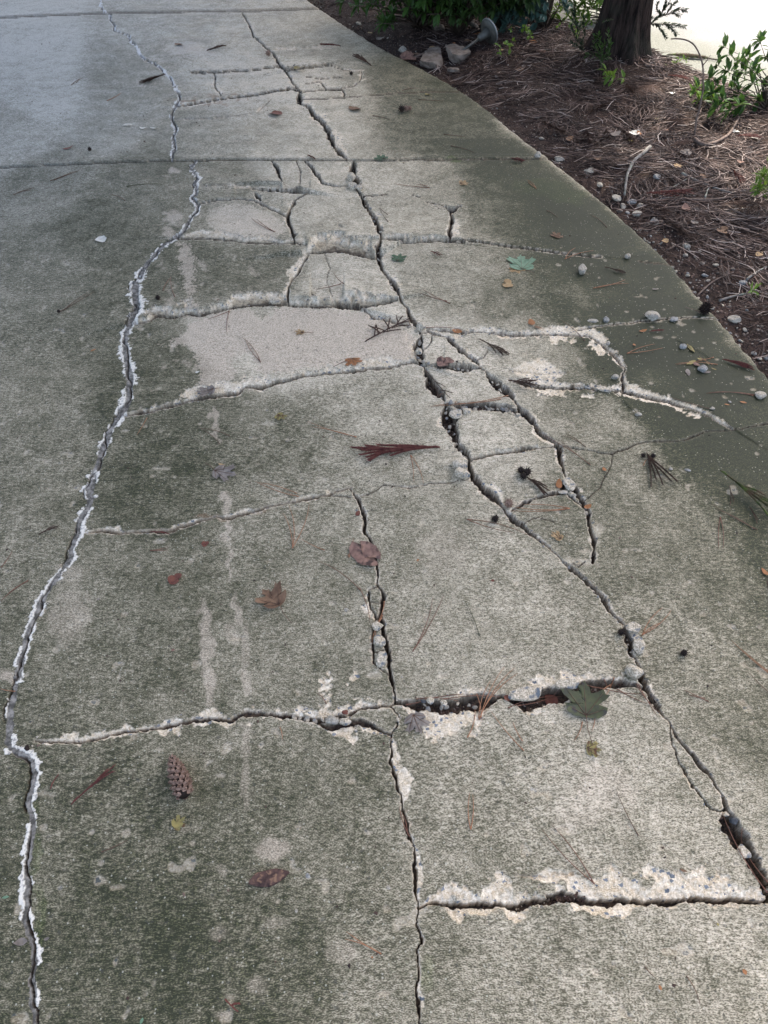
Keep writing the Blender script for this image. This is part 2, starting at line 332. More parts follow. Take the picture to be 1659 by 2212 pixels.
def sealed(s, w, thr=.37, gap=1.0, wht=1.0, gr=.55, hi=.0012):
    P = [G(u, v)[:2] for u, v in lst(s)]
    r = near_line(P, .09)
    if r is None: return
    sl_, d, side, arc, nx, tot = r
    ww = (np.interp(arc / tot, np.linspace(0, 1, len(w)), w)) * .0005
    t = d / ww; ts = t * side
    nA = fb(arc * 1.0, side * 3.3, 14, 50, 3); nB = wn30[sl_]; nC = fb(arc, side * 0, 9, 54, 3); lim = .95 + (nB - .5) * .9 + (nA - .5) * 1.9 + (rgh2[sl_] - .5) * 1.1
    inner = gr + (nB - .5) * .35
    g = (t < inner).astype(float); wh = ((t >= inner) & (t < lim) & (nA > thr)).astype(float)
    cell = nx * dxv[sl_[0], None] + (1 - nx) * dyv[sl_[0], None]
    narrow = ww < cell * 1.6
    wh = np.where(narrow, (t < 1.2) & (nB > .3), wh); g = np.where(narrow, 0, g)
    seal[sl_] = np.maximum(seal[sl_], g); white[sl_] = np.maximum(white[sl_], wh * (1 - g) * wht)
    Z[sl_] = np.where(g > 0, -.002 + hi * np.sqrt(np.clip(1 - (t / np.maximum(inner, .01)) ** 2, 0, 1)) + (nB - .5) * .002, Z[sl_] + wh * .0012)
    gp = np.abs(ts - (nC - .5) * 2.6); on = sstep(.30, .4, fb(arc, side * 0 + 5, 7, 58, 2))
    hw = np.maximum(gap * .0019, .45 * cell) / ww
    cr = (1 - sstep(hw * .7, hw * 1.3, gp)) * on * (t < 1.3)
    Z[sl_] -= cr * .012; dirt_shade[sl_] = np.maximum(dirt_shade[sl_], cr)
    cut[sl_] |= d < .72 * cell
J1 = '-400,376 0,361 180,355 353,348 553,346 753,346 1000,344 1190,343 1260,343'
J0 = '-400,54 0,38 233,28 553,23 693,18 760,15'
SEALS = [('216,0 218,13 228,27 238,30 237,43 248,57 247,65 260,71 278,77 283,92 295,100 300,113 312,130 333,137 350,150 355,158 370,170 378,190 388,203 387,217 380,230 372,247 370,258 378,273 380,287 375,300 377,320 373,333 372,345', (16, 18, 18, 22, 22)),
 ('425,347 412,363 424,377 428,387 419,397 426,407 423,421 416,427 424,441 427,457 413,471 403,487 398,504 376,517 356,527 339,544 323,564 309,581 302,601', (24, 26, 26, 30, 34, 36)),
 ('302,601 294,611 293,644 298,661 294,681 283,698 272,715 270,735 270,758 272,781 279,801 282,821 279,838 277,861 272,881 254,905 242,921 234,941 227,958 219,975 214,1001 202,1026', (46, 52, 40, 32, 34, 42, 38, 36, 36)),
 ('202,1026 200,1036 192,1056 192,1079 187,1099 175,1116 170,1133 168,1153 163,1173 158,1189 152,1209 137,1226 123,1246 107,1266 95,1286 85,1309 75,1333 67,1350 60,1380 57,1400 47,1423 40,1447 35,1470', (38, 36, 30, 24, 24, 24, 22), .46),
 ('35,1470 32,1497 25,1523 22,1550 20,1573 15,1597 20,1617 37,1628 57,1635 70,1647 75,1667 72,1690 67,1710 63,1733 67,1757 67,1780 68,1792 67,1815 63,1839 62,1869 59,1895 60,1922 58,1949 57,1975 60,1999 63,2022 72,2045 73,2069 72,2092 68,2115 67,2139 67,2165 70,2192 72,2212 73,2300', (24, 26, 22, 20, 20, 20, 22, 20), .52)]
CR = [
 ('523,27 537,50 547,78 553,83 568,97 585,110 595,123 603,143 615,153', dict(w=3.5, w2=15, dep=.02, sa=14, sb=8)),
 ('415,157 443,158 500,155 553,152 600,147 616,155', dict(w=9, dep=.014, sa=10, lift=6)),
 ('616,155 653,148 700,143 713,140', dict(w=14, dep=.02, sa=34, sdep=.012, lift=12)),
 ('713,140 740,150 762,153 780,153 782,164 776,177 766,184 753,187 740,190 700,193', dict(w=6, dep=.010, sa=16, sb=14)),
 ('616,155 628,168 633,183 653,198 703,193 740,193 744,202 743,210', dict(w=8, dep=.012, sa=16, sb=18)),
 ('383,230 467,215 520,208 553,205 586,198 633,190 653,200', dict(w=8, w2=14, dep=.012, sa=18, sb=22, lift=5)),
 ('373,258 460,255 520,248 553,242 586,215', dict(w=2, dep=.003, sb=8, sa=5, cutit=False, dirty=.4)),
 ('646,200 646,222 666,230 676,247 693,260 706,277 713,293 720,313 730,327 750,345', dict(w=22, w2=16, dep=.026, sa=30, sb=14)),
 ('653,214 700,213 740,210 793,207 886,200 993,197 1040,214', dict(w=3, dep=.006, dirty=.9)),
 ('463,158 465,187 480,210', dict(w=5, dep=.01, sa=14, sb=12)),
 ('583,107 640,104 686,103 736,100', dict(w=1, dep=.002, sa=30, sb=14, cutit=False, dirty=.1)),
 ('655,165 690,170 740,165', dict(w=4, dep=.006, sa=16, sb=10, cutit=False)), ('660,182 690,176 706,192', dict(w=4, dep=.008, sa=14, sb=10, cutit=False)),
 ('586,347 599,364 604,384 611,401', dict(w=9, dep=.018, sb=6, sa=4)),
 ('658,346 669,357 689,381 696,397 716,402 755,402', dict(w=8, dep=.016, sa=6, sb=8)),
 ('764,346 762,374 770,391 769,408', dict(w=20, dep=.03, sa=18, sb=12)),
 ('769,408 782,424 792,447 809,471 817,497 824,521', dict(w=11, dep=.024, sa=16, sb=12)),
 ('824,521 817,547 817,561 825,584 842,604 854,627 859,644 872,662', dict(w=10, dep=.024, sa=10, sb=6)),
 ('872,662 879,668 889,691 902,708 909,725', dict(w=8, dep=.02, sa=24, sb=14)),
 ('909,725 905,748 905,771 913,791', dict(w=18, dep=.02, sa=6, sb=10)),
 ('913,791 929,821 945,848 960,868', dict(w=12, w2=32, dep=.024, sa=6, sb=8)),
 ('960,868 969,901 979,938 989,961 1002,978 1012,998', dict(w=26, w2=20, dep=.026, sa=5, sb=9)),
 ('1012,998 1016,1022 1040,1049 1066,1072 1086,1095', dict(w=18, w2=18, dep=.022, sa=16, sb=5)),
 ('1086,1095 1106,1119 1126,1132 1156,1159 1176,1175 1209,1205', dict(w=22, w2=8, dep=.024, sa=16, sb=4)),
 ('1209,1205 1239,1229 1273,1262 1306,1289 1319,1315 1339,1342', dict(w=14, w2=10, dep=.03, sa=16, sb=6)),
 ('1343,1343 1359,1379 1366,1413 1379,1426', dict(w=20, w2=16, dep=.02, sa=18, sb=4)),
 ('1379,1426 1389,1463 1399,1493 1426,1533 1449,1559', dict(w=16, w2=14, dep=.03, sa=12, sb=4)),
 ('1449,1559 1469,1596 1489,1619 1513,1656 1539,1683 1566,1726', dict(w=12, w2=8, dep=.026, sa=8, sb=4)),
 ('1566,1726 1573,1761 1583,1801 1606,1831 1629,1874 1659,1931 1700,1990', dict(w=26, w2=34, dep=.034, sa=8, sb=12)),
 ('1449,1559 1459,1606 1469,1643 1493,1693 1519,1728 1536,1746 1556,1751 1568,1745', dict(w=4, dep=.012, sb=18, sa=2)),
 ('433,402 483,402 549,407 580,409', dict(w=1.5, dep=.003, sa=14, sb=8, dirty=.4)),
 ('546,409 600,411 666,417', dict(w=12, dep=.018, sa=22, sdep=.012, lift=14, lr=.12)),
 ('428,441 466,432 516,430 549,432 566,441 586,452 616,467', dict(w=3, dep=.007, sa=9, sb=5, lift=3)),
 ('553,417 564,432', dict(w=16, dep=.02)), ('666,417 638,431 628,451 621,471 626,487 634,511 639,534', dict(w=8, dep=.018, sb=9, sa=5)),
 ('383,516 449,517 499,521 536,527 583,531 643,534 663,540', dict(w=3, dep=.008, sa=42, sdep=.008, lift=6)),
 ('663,549 726,543 745,546 812,559 824,552', dict(w=6, dep=.012, sa=120, sdep=.026, lift=18, lr=.22)),
 ('666,549 653,571 639,597 624,621 622,644 623,656', dict(w=5, dep=.014, sb=26)),
 ('293,699 326,692 339,682 376,686 403,679 429,682 476,671 516,662 549,659 609,657 636,661 679,662 702,662 745,664 779,671', dict(w=6, dep=.012, sa=52, sb=5, sdep=.014, lift=10)),
 ('700,655 745,660 790,666 820,660 855,652', dict(w=12, dep=.016, sa=46, sdep=.024, lift=14, lr=.12)),
 ('785,671 805,685 835,691 862,701 889,708', dict(w=4, dep=.01, sb=12, sa=10)),
 ('919,708 979,715 1069,718 1112,721 1165,720 1223,720 1273,723 1293,735 1316,755 1336,775 1351,798', dict(w=7, w2=3, dep=.012, sa=30, sb=20, sdep=.006)),
 ('919,712 935,721 965,728 982,745 1002,761 1022,781 1039,798', dict(w=12, dep=.02, sa=22, sb=6)),
 ('1039,798 1055,815 1075,831 1095,848 1112,868', dict(w=16, w2=20, dep=.024, sa=10, sb=6)),
 ('1112,868 1129,891 1149,911 1169,935 1202,958 1208,968 1213,1005 1223,1034', dict(w=18, w2=6, dep=.022, sa=8, sb=14)),
 ('1223,1034 1239,1055 1256,1085 1269,1105 1276,1139 1283,1172 1281,1195', dict(w=14, w2=8, dep=.018, sa=16, sb=12)),
 ('1283,1190 1279,1216', dict(w=24, dep=.02, vary=.3)), ('1239,1215 1250,1222 1262,1213', dict(w=5, dep=.01, sb=12, cutit=False)),
 ('272,898 329,888 379,875 445,858 489,851 512,848 529,835 562,835 612,825 662,811 715,806 769,801 795,795 835,795 889,781 912,789', dict(w=4, dep=.010, sa=44, sb=8, sdep=.006, lift=5, wall_c=1.0, fo=.12)),
 ('915,790 969,795 1019,795 1040,799', dict(w=15, dep=.018, sa=10, sb=4)),
 ('1022,781 1042,775 1052,758', dict(w=3, dep=.006, sa=6, sb=12)), ('968,873 1002,878 1035,878 1069,878 1100,880 1118,890', dict(w=30, dep=.018, sa=4, sb=4, vary=.4)),
 ('975,921 992,898 1005,885', dict(w=7, dep=.012, sa=10)), ('1015,995 1062,981 1102,978 1152,970 1202,965', dict(w=6, dep=.014, sa=20, sdep=.010, lift=5)),
 ('1206,965 1266,971 1319,981 1356,968 1383,958 1439,951 1479,950 1523,933 1573,928 1606,925 1659,915 1720,905', dict(w=3, dep=.010, sa=0)),
 ('1326,979 1319,1002 1306,1025 1296,1055 1276,1069 1259,1085', dict(w=2, dep=.004)),
 ('1099,820 1156,833 1206,835 1256,835 1306,840 1353,845 1393,855 1439,865 1489,881 1539,901 1579,925', dict(w=5, w2=2, dep=.010, sa=30, sb=20, sdep=.006, lift=3)),
 ('1100,800 1160,806 1230,806', dict(w=1, dep=.002, sa=50, sb=40, cutit=False, dirty=.1)),
 ('1351,798 1342,820 1346,840 1376,848', dict(w=5, dep=.01, sa=10)),
 ('1249,711 1319,701 1393,693 1439,688 1506,686 1546,688 1570,686', dict(w=3, dep=.006)),
 ('824,523 895,524 952,521 970,523', dict(w=6, dep=.014, sa=36, sdep=.016, lift=10, lr=.13)),
 ('970,523 1029,524 1102,534 1185,544 1239,551 1296,556', dict(w=5, w2=2.5, dep=.010, lift=3)),
 ('1380,565 1426,571 1453,574', dict(w=2, dep=.004, cutit=False)),
 ('972,523 970,504 975,481 972,457', dict(w=9, dep=.016, sa=8, sb=28)), ('959,444 975,452 992,444', dict(w=26, dep=.018, sa=12, vary=.5)),
 ('775,421 800,422 835,419', dict(w=2, dep=.004, sb=22, sa=4, sdep=.008, cutit=False)), ('890,420 910,426', dict(w=3, dep=.004, sb=10, cutit=False)), ('920,436 958,443', dict(w=2, dep=.004, sb=8, cutit=False)),
 ('186,1152 217,1146 267,1148 317,1149 363,1148 393,1134 427,1123 467,1116 500,1118 533,1106 560,1102 573,1097 643,1080 696,1070 760,1052', dict(w=6, dep=.010, sa=7, sb=5, dirty=.85, wall_c=2.4)),
 ('696,1070 735,1071 768,1073 786,1069 816,1059 830,1049', dict(w=2.5, dep=.006, sa=5)), ('830,1050 900,1054 930,1045 976,1042 1010,1036', dict(w=2.5, dep=.006, sa=5, sb=14)),
 ('753,1055 768,1073 783,1099 790,1125 788,1145 803,1172 810,1212 816,1239 816,1262', dict(w=6, dep=.016, sb=2, sa=3)),
 ('816,1262 830,1289 825,1319 820,1335 826,1353 830,1376 840,1409 843,1436 846,1463 851,1489 855,1513', dict(w=11, w2=7, dep=.022, sa=4, sb=4)),
 ('816,1266 800,1272 795,1292 800,1312 814,1332 806,1346 806,1393 806,1429 830,1449 846,1463', dict(w=4.5, dep=.012, sb=16)),
 ('796,1300 826,1302', dict(w=2, dep=.006)), ('816,1384 835,1377', dict(w=3, dep=.008)), ('810,1408 838,1403', dict(w=3, dep=.008)),
 ('73,1603 133,1598 187,1600 227,1590 267,1580 317,1577 353,1572 407,1563 467,1552 500,1553 533,1543 553,1544 600,1546 636,1549 680,1559', dict(w=4.5, w2=9, dep=.010, sa=21, sb=16, sdep=.003, fo=.16)),
 ('680,1559 713,1568 760,1559 800,1563 826,1576 843,1586', dict(w=10, w2=6, dep=.014, sb=34, sdep=.004)),
 ('600,1546 680,1556 756,1546 786,1529 820,1524 843,1526 856,1516', dict(w=10, w2=5, dep=.014, sa=56, sdep=.006)),
 ('843,1526 862,1545 858,1563 843,1586', dict(w=6, dep=.014, sa=4)),
 ('856,1516 886,1518 920,1521 953,1527 986,1521 1020,1517 1053,1514 1086,1506', dict(w=24, w2=30, dep=.026, sa=14, sb=34, sdep=.005, vary=.6)),
 ('1086,1506 1120,1510 1173,1508 1206,1503 1239,1493 1266,1485 1306,1478 1346,1476 1373,1481 1396,1495', dict(w=44, w2=18, dep=.026, sa=16, sb=14, vary=.4)),
 ('843,1586 846,1609 848,1643 853,1669 863,1713 868,1748', dict(w=5, dep=.016, sa=26, sb=2)), ('868,1748 876,1780 886,1808', dict(w=13, dep=.022, sa=14, sb=3)),
 ('886,1808 893,1828 893,1861 896,1895 898,1928 905,1961', dict(w=5, dep=.016, sa=22, sb=2)),
 ('905,1961 903,1995 908,2021 910,2038 901,2051 903,2081 903,2111 901,2135 906,2158 910,2188 909,2212 912,2300', dict(w=3, dep=.012, sa=4)),
 ('905,1961 920,1955 970,1952 996,1955 1036,1955 1073,1950 1106,1957 1139,1952 1183,1947 1239,1941 1273,1944 1306,1946 1339,1941 1393,1954 1426,1947 1483,1944 1539,1944 1589,1941 1633,1947 1659,1941 1720,1945', dict(w=7, dep=.022, sa=32, sb=12, sdep=.007, vary=1.2, fo=.2)),
 ('1180,1938 1240,1934 1262,1937', dict(w=22, dep=.02, cutit=False)), ('1120,1890 1180,1895 1240,1885', dict(w=1, dep=.001, sa=14, sb=26, cutit=False, dirty=0)),
 ('1223,1034 1216,1062 1186,1069 1156,1075 1126,1089 1104,1100', dict(w=9, w2=12, dep=.016, sa=12, sb=4)),
 ('912,760 926,748 935,721', dict(w=2.5, dep=.006, cutit=False)), ('1126,1130 1160,1118 1200,1128', dict(w=2, dep=.004, cutit=False)), ('905,722 930,716', dict(w=4, dep=.008)), ('700,549 712,580 705,610 718,640', dict(w=1.5, dep=.003, cutit=False, dirty=.6)), ('640,347 650,372 645,402', dict(w=2, dep=.005, cutit=False)),
 ('1216,1062 1239,1078 1256,1095', dict(w=7, dep=.014, sa=4)),
]
for s, k in CR: crack(s, **k)
def joint(s, w, dep):
    P = [G(u, v)[:2] for u, v in lst(s)]; sl_, d, side, arc, nx, tot = near_line(P, .05)
    cell = dyv[sl_[0], None] + 0 * d; hw = np.maximum(w * .0005, .55 * cell)
    core = 1 - sstep(hw * .5, hw * 1.25, d)
    Z[sl_] = np.minimum(Z[sl_], -core * dep) + (side > 0) * .004 * np.exp(-(d / .1) ** 2)
    dirt_shade[sl_] = np.maximum(dirt_shade[sl_], core * .72); wall[sl_] = np.maximum(wall[sl_], (1 - sstep(hw, hw * 2.4, d)) * (side > 0) * .75)
    cut[sl_] |= d < .75 * cell
joint(J1, 11, .014); joint(J0, 9, .012)
for a_ in SEALS: sealed(*a_)
# --- stains traced as patches, with shade and sky sheen painted in too
PU = 829.5 + FPX * X / (Y * CP + H * SP); PV = 1106 + FPX * (Y * -SP + H * CP) / (Y * CP + H * SP)
ALG_SHADE = lst('''40,1900,.7 300,1800,.85 300,2050,.98 600,2100,.85 120,2150,.85 800,2100,.5 700,1800,.6 1000,1800,.38 1300,1750,.3 1300,2100,.35 1600,2100,.3 1500,1900,.3 1100,2150,.4 300,1500,.6 150,1450,.6
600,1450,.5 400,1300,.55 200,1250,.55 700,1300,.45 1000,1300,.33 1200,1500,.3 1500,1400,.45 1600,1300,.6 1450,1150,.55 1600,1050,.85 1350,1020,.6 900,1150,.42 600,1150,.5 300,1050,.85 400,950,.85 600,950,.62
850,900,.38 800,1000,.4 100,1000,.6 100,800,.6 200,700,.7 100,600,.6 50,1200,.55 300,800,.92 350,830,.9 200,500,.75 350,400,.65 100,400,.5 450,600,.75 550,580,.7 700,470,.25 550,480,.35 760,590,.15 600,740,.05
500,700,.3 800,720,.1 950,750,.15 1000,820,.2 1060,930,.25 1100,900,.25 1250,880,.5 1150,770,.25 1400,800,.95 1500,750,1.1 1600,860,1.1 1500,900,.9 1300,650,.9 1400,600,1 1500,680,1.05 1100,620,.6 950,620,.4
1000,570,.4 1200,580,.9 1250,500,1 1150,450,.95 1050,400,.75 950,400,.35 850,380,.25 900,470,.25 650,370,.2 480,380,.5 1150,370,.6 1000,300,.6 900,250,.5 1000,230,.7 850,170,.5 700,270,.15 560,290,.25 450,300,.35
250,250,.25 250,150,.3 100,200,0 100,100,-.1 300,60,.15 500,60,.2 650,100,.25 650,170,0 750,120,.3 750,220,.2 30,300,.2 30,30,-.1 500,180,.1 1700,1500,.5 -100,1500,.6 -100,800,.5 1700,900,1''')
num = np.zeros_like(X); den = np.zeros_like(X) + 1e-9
for u, v, a in ALG_SHADE:
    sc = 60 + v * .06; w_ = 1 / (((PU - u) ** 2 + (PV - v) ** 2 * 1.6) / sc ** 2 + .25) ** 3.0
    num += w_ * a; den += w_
algae_shade = num / den; del num, den
algae_shade += .10 * sstep(900, 1300, PV) + .12 * (1 - sstep(300, 600, PU)) * (1 - sstep(200, 500, PV)); algae_shade += (.22 + .35 * (fb(X, Y, 7, 86, 3) - .5)) * np.exp(-((edge_x(Y) - X - .25) / .50) ** 2) * sstep(2.0, 3.0, Y) * (1 - sstep(4.8, 6.2, Y)); algae_shade += .32 * sstep(740, 930, PU) * (1 - sstep(330, 350, PV)) * sstep(20, 120, PV); algae_shade = np.where(algae_shade > .72, .72 + (algae_shade - .72) * .45, algae_shade) + .12 * sstep(1050, 1300, PU) * sstep(380, 480, PV) * (1 - sstep(900, 1100, PV)); algae_shade -= .55 * np.exp(-((edge_x(Y) - X) / .05).clip(0) ** 2) * (Y < 4.5)
algae_shade += np.exp(-((edge_x(Y) - X - .25) / .22) ** 2) * .32 * (Y < 4.2); algae_shade += (.20 + 1.3 * (fb(X, Y, 5, 85, 3) - .5)) * sstep(1050, 1380, PU) * sstep(1150, 800, PV) * sstep(330, 460, PV)  # right side raised further, painting the overhead tree's shade into the algae
clean = np.zeros_like(X); jw = (fb(X, Y, 30, 60, 3) - .5)
def inpoly(poly):
    r = np.zeros(X.shape, bool); jn = rgh2 - .5 + (rgh3 - .5) * 1.3; u = PU + jw * 28 + jn * 13; v = PV + jw * 16 + np.roll(jn, 50, 1) * 9
    for i in range(len(poly)):
        (x0, y0), (x1, y1) = poly[i], poly[i - 1]
        r ^= ((y0 > v) != (y1 > v)) & (u < (x1 - x0) * (v - y0) / (y1 - y0 + 1e-9) + x0)
    return r
clean[inpoly(lst('344,746 375,733 400,715 430,690 500,672 540,665 560,690 600,668 700,665 800,680 860,705 895,730 900,770 870,785 780,790 640,800 575,815 555,800 545,765 505,760 503,815 500,840 437,865 428,800 415,750'))] = .85
clean[inpoly(lst('440,470 470,440 540,445 600,470 622,500 600,525 500,515 470,505'))] = .55
clean[inpoly(lst('385,530 410,528 420,570 418,640 428,690 400,690 402,640 390,580'))] = .8
def blob(u, v, ru, rv, a, arr=clean):
    q = ((PU + jw * 34 - u) / ru) ** 2 + ((PV + jw * 22 - v) / rv) ** 2
    arr[:] = np.maximum(arr, a * .85 * (1 - sstep(.2, 1.35, q + (wn30 - .5) * .8)))
for b_ in lst('''378,472,24,18,.8 365,505,16,12,.7 375,368,16,6,.9 362,382,10,4,.7 365,400,8,4,.6 362,412,8,3,.5 400,105,52,13,.8 440,116,30,10,.5 325,127,20,5,.9 350,130,10,4,.5 300,180,12,4,.7 335,228,12,6,.5
460,900,7,28,.9 468,935,6,28,.7 486,1080,10,22,.8 487,1130,8,60,.7 495,1210,7,50,.6 440,1340,18,40,.75 446,1400,16,50,.7 452,1480,16,50,.7 512,1320,11,40,.6 530,1400,14,60,.45 535,1480,12,30,.6 530,1600,16,40,.45
530,1700,12,60,.4 590,1835,42,26,.8 480,1880,12,14,.4 150,1330,48,70,.45 400,1790,16,12,.3 150,1240,30,24,.3 440,575,8,10,.6 545,590,12,8,.5 480,680,30,10,.6 345,570,7,14,.5 690,1560,20,10,.5 350,790,8,6,.6 385,782,7,5,.6
405,784,9,8,.6 10,1455,26,14,.9 500,1370,10,30,.4 590,1990,30,16,.35 740,2060,34,24,.3 480,2020,22,18,.4 560,2130,26,20,.4 480,2190,24,10,.5 365,665,10,20,.5 370,640,7,40,.4 960,1190,60,60,.25 1310,1700,70,60,.4 1250,1760,60,40,.3'''): blob(*b_)
blob(1130, 1085, 34, 6, .7); blob(1292, 1150, 14, 26, .5, spall); blob(1253, 1215, 40, 12, .5, spall)
moss = np.zeros_like(X)
for b_ in lst('980,343,18,2.5,1 1170,405,60,20,.35 1230,425,50,16,.4 75,1850,8,130,.4 86,2000,10,90,.5 920,2100,14,40,.35'): blob(*b_, arr=moss)  # the two widest blobs are a plain yellow-green patch below the joint
for b_ in lst('430,221,60,5,.9 500,212,50,4,.7 460,1115,50,5,.5 560,1103,40,5,.4'): blob(*b_, arr=rust)
sky_sheen = (1 - sstep(150, 900, PU + (PV - 100) * .35 + (wn9 - .5) * 200)) * (1 - sstep(60, 900, PV)) * .7  # sky reflection on the far left slabs, painted as a bluish cast
Z += (fb(X, Y, 3.1, 70, 2) - .5) * .006 + rough * .0006 * fine + (fb(X, Y, 60, 72, 2) - .5) * .0010 * fine
# shallow chips
ch = sstep(.80, .86, fb(X, Y, 28, 80, 2)) * (Y < 3); Z -= ch * .0015; spall[:] = np.maximum(spall, ch * .35)
# --- split into slabs: connected pieces between the cracks
exv = edge_x(ys); inside = X <= exv[:, None]
free = ~cut & inside
parent_ = []
def find(a):
    while parent_[a] != a: parent_[a] = parent_[parent_[a]]; a = parent_[a]
    return a
lab = np.full(X.shape, -1, np.int64); prev = []
for r in range(NR):
    row = free[r].astype(np.int8); df = np.diff(np.concatenate([[0], row, [0]])); st = np.where(df == 1)[0]; en = np.where(df == -1)[0]
    cur = []
    for a, b_ in zip(st, en):
        k = len(parent_); parent_.append(k); lab[r, a:b_] = k; cur.append((a, b_, k))
    i = j = 0
    while i < len(prev) and j < len(cur):
        a0, b0, k0 = prev[i]; a1, b1, k1 = cur[j]
        if min(b0, b1) > max(a0, a1):
            p, q_ = find(k0), find(k1)
            if p != q_: parent_[q_] = p
        if b0 < b1: i += 1
        else: j += 1
    prev = cur
root = np.array([find(i) for i in range(len(parent_))] + [-1]); lab = root[lab]
ids, cnt = np.unique(lab[lab >= 0], return_counts=True)
keep = [i for i, c_ in zip(ids, cnt) if c_ > 600]; mp = {k: n for n, k in enumerate(keep)}
lut = np.full(root.max() + 2, -1); 
for k, n in mp.items(): lut[k] = n
lab = np.where(lab >= 0, lut[lab], -1)
for it in range(60):
    un = lab < 0
    if not un.any(): break
    new = lab.copy()
    for ax, sh in ((0, 1), (0, -1), (1, 1), (1, -1)):
        s_ = np.roll(lab, sh, ax); m_ = (new < 0) & (s_ >= 0)
        if ax == 0: m_[0 if sh == 1 else -1] = False
        else: m_[:, 0 if sh == 1 else -1] = False
        new[m_] = s_[m_]
    lab = new
lab[lab < 0] = 0
nl = len(keep); areas = np.bincount(lab.ravel(), minlength=nl)
off = (np.random.default_rng(5).random(nl) - .5) * .006; off[areas > 90000] *= .25
Z += off[lab]
# --- the free edge along the bed
dxr = np.gradient(ss)[None, :] * Wy[:, None]; out = X > exv[:, None]
near = (~out) & (X > exv[:, None] - dxr * 1.01)
ed = (exv[:, None] - X); Z -= np.where(~out, .010 * np.exp(-(ed / .012).clip(0) ** 1.5), 0)
Xo = np.where(near, exv[:, None], np.where(out, exv[:, None] + .004, X)); Zo = np.where(near, Z - .004, np.where(out, -.13, Z))
algae_shade += moss * .1
V = np.stack([Xo, Y, Zo], -1).reshape(-1, 3)
A1 = np.stack([spall, dirt_shade, algae_shade, np.ones_like(X)], -1).reshape(-1, 4); A2 = np.stack([white, seal, clean, np.ones_like(X)], -1).reshape(-1, 4); A3 = np.stack([rust, wall, sky_sheen, moss], -1).reshape(-1, 4)
idx = np.arange(NR * NC).reshape(NR, NC); a_ = idx[:-1, :-1]; F = np.stack([a_, idx[:-1, 1:], idx[1:, 1:], idx[1:, :-1]], -1).reshape(-1, 4)
bad = (out[:-1, :-1] & out[1:, :-1]).ravel(); fl = lab[:-1, :-1].ravel(); outf = out.reshape(-1)
F = F[~bad]; fl = fl[~bad]
drive = empty('driveway'); tag(drive, 'cracked grey concrete driveway stained dark green with white patched crack', 'driveway', kind='structure')
remapv = np.full(NR * NC, -1, np.int64)
for k in range(nl):
    f = F[fl == k]
    if len(f) == 0: continue
    uv_ = np.unique(f); remapv[uv_] = np.arange(len(uv_))
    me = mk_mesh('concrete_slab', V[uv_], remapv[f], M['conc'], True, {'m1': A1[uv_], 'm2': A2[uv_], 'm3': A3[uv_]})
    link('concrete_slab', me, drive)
print('SLABS', nl, 'VERTS', NR * NC)
def zat(x, y):
    r = min(max(int(np.searchsorted(ys, y)), 0), NR - 1); c = min(max(int(np.searchsorted(ss, x / Wy[r])), 0), NC - 1)
    return float(Z[r, c]) if inside[r, c] else -.04
def ztop(x, y, rad=.012):
    """resting height: the highest slab point within rad"""
    return max(zat(x + a * rad, y + b * rad) for a in (-1, 0, 1) for b in (-1, 0, 1))
del V, A1, A2, A3, F, PXg, PYg, wx, wy
# ------------------------------------------------------------------ the bed, the far road and the ground below
RA = G(1236, 58)[:2]; RB = G(1690, 236)[:2]
rd = np.array(RB) - np.array(RA); rd /= np.hypot(*rd); rn = np.array([-rd[1], rd[0]])
if rn @ np.array([1, 1]) < 0: rn = -rn
def road_d(x, y): return (x - RA[0]) * rn[0] + (y - RA[1]) * rn[1] + (vn(x * 6, y * 6, 91) - .5) * .12
_t = G(1324, 150)[:2]; TX, TY = _t
def bed_z(x, y):
    x = np.asarray(x, float); y = np.asarray(y, float)
    e = x - edge_x(y)
    z = -.045 + .045 * sstep(.02, .5, e) + (fb(x, y, 2.2, 95, 2) - .5) * .09 * sstep(.1, .6, e) + (fb(x, y, 11, 97, 2) - .5) * .030 + (fb(x, y, 45, 99, 2) - .5) * .012
    z = z + .10 * np.exp(-((x - TX) ** 2 + (y - TY) ** 2) / .35) + .04 * np.exp(-((x - TX + .45) ** 2 + (y - TY - .05) ** 2) / .12)
    z = np.where(e < -.01, -.22, z)
    rd_ = road_d(x, y)
    return z * (1 - sstep(-.25, 0, rd_)) + .016 * sstep(-.25, 0, rd_) * (rd_ < .0) - .25 * (rd_ > .0)
def BP(u, v, dz=0.0):
    z = 0.0
    for _ in range(4):
        p = G(u, v, z + dz); z = float(bed_z(p[0], p[1]))
        z = max(z, -.06)
    p = G(u, v, z + dz); return Vector((p[0], p[1], z + dz))
bys = [.3]
while bys[-1] < 16: bys.append(bys[-1] + max(.012, .0028 * (bys[-1] ** 2 + 2.4) * .8))
bxs = [-.3]
while bxs[-1] < 9: bxs.append(bxs[-1] + (.013 if bxs[-1] < 3.4 else .013 + (bxs[-1] - 3.4) * .05))
bys = np.array(bys); BX, BY = np.meshgrid(np.array(bxs) - .2, bys)
BX = BX + (edge_x(BY) - edge_x(3.0)) * 0
BZ = bed_z(BX, BY); n0, n1 = BX.shape
idx = np.arange(n0 * n1).reshape(n0, n1); F = np.stack([idx[:-1, :-1], idx[:-1, 1:], idx[1:, 1:], idx[1:, :-1]], -1).reshape(-1, 4)
e_ = (BX - edge_x(BY)).ravel(); keepv = (e_ > -.15); F = F[keepv[F].all(1)]
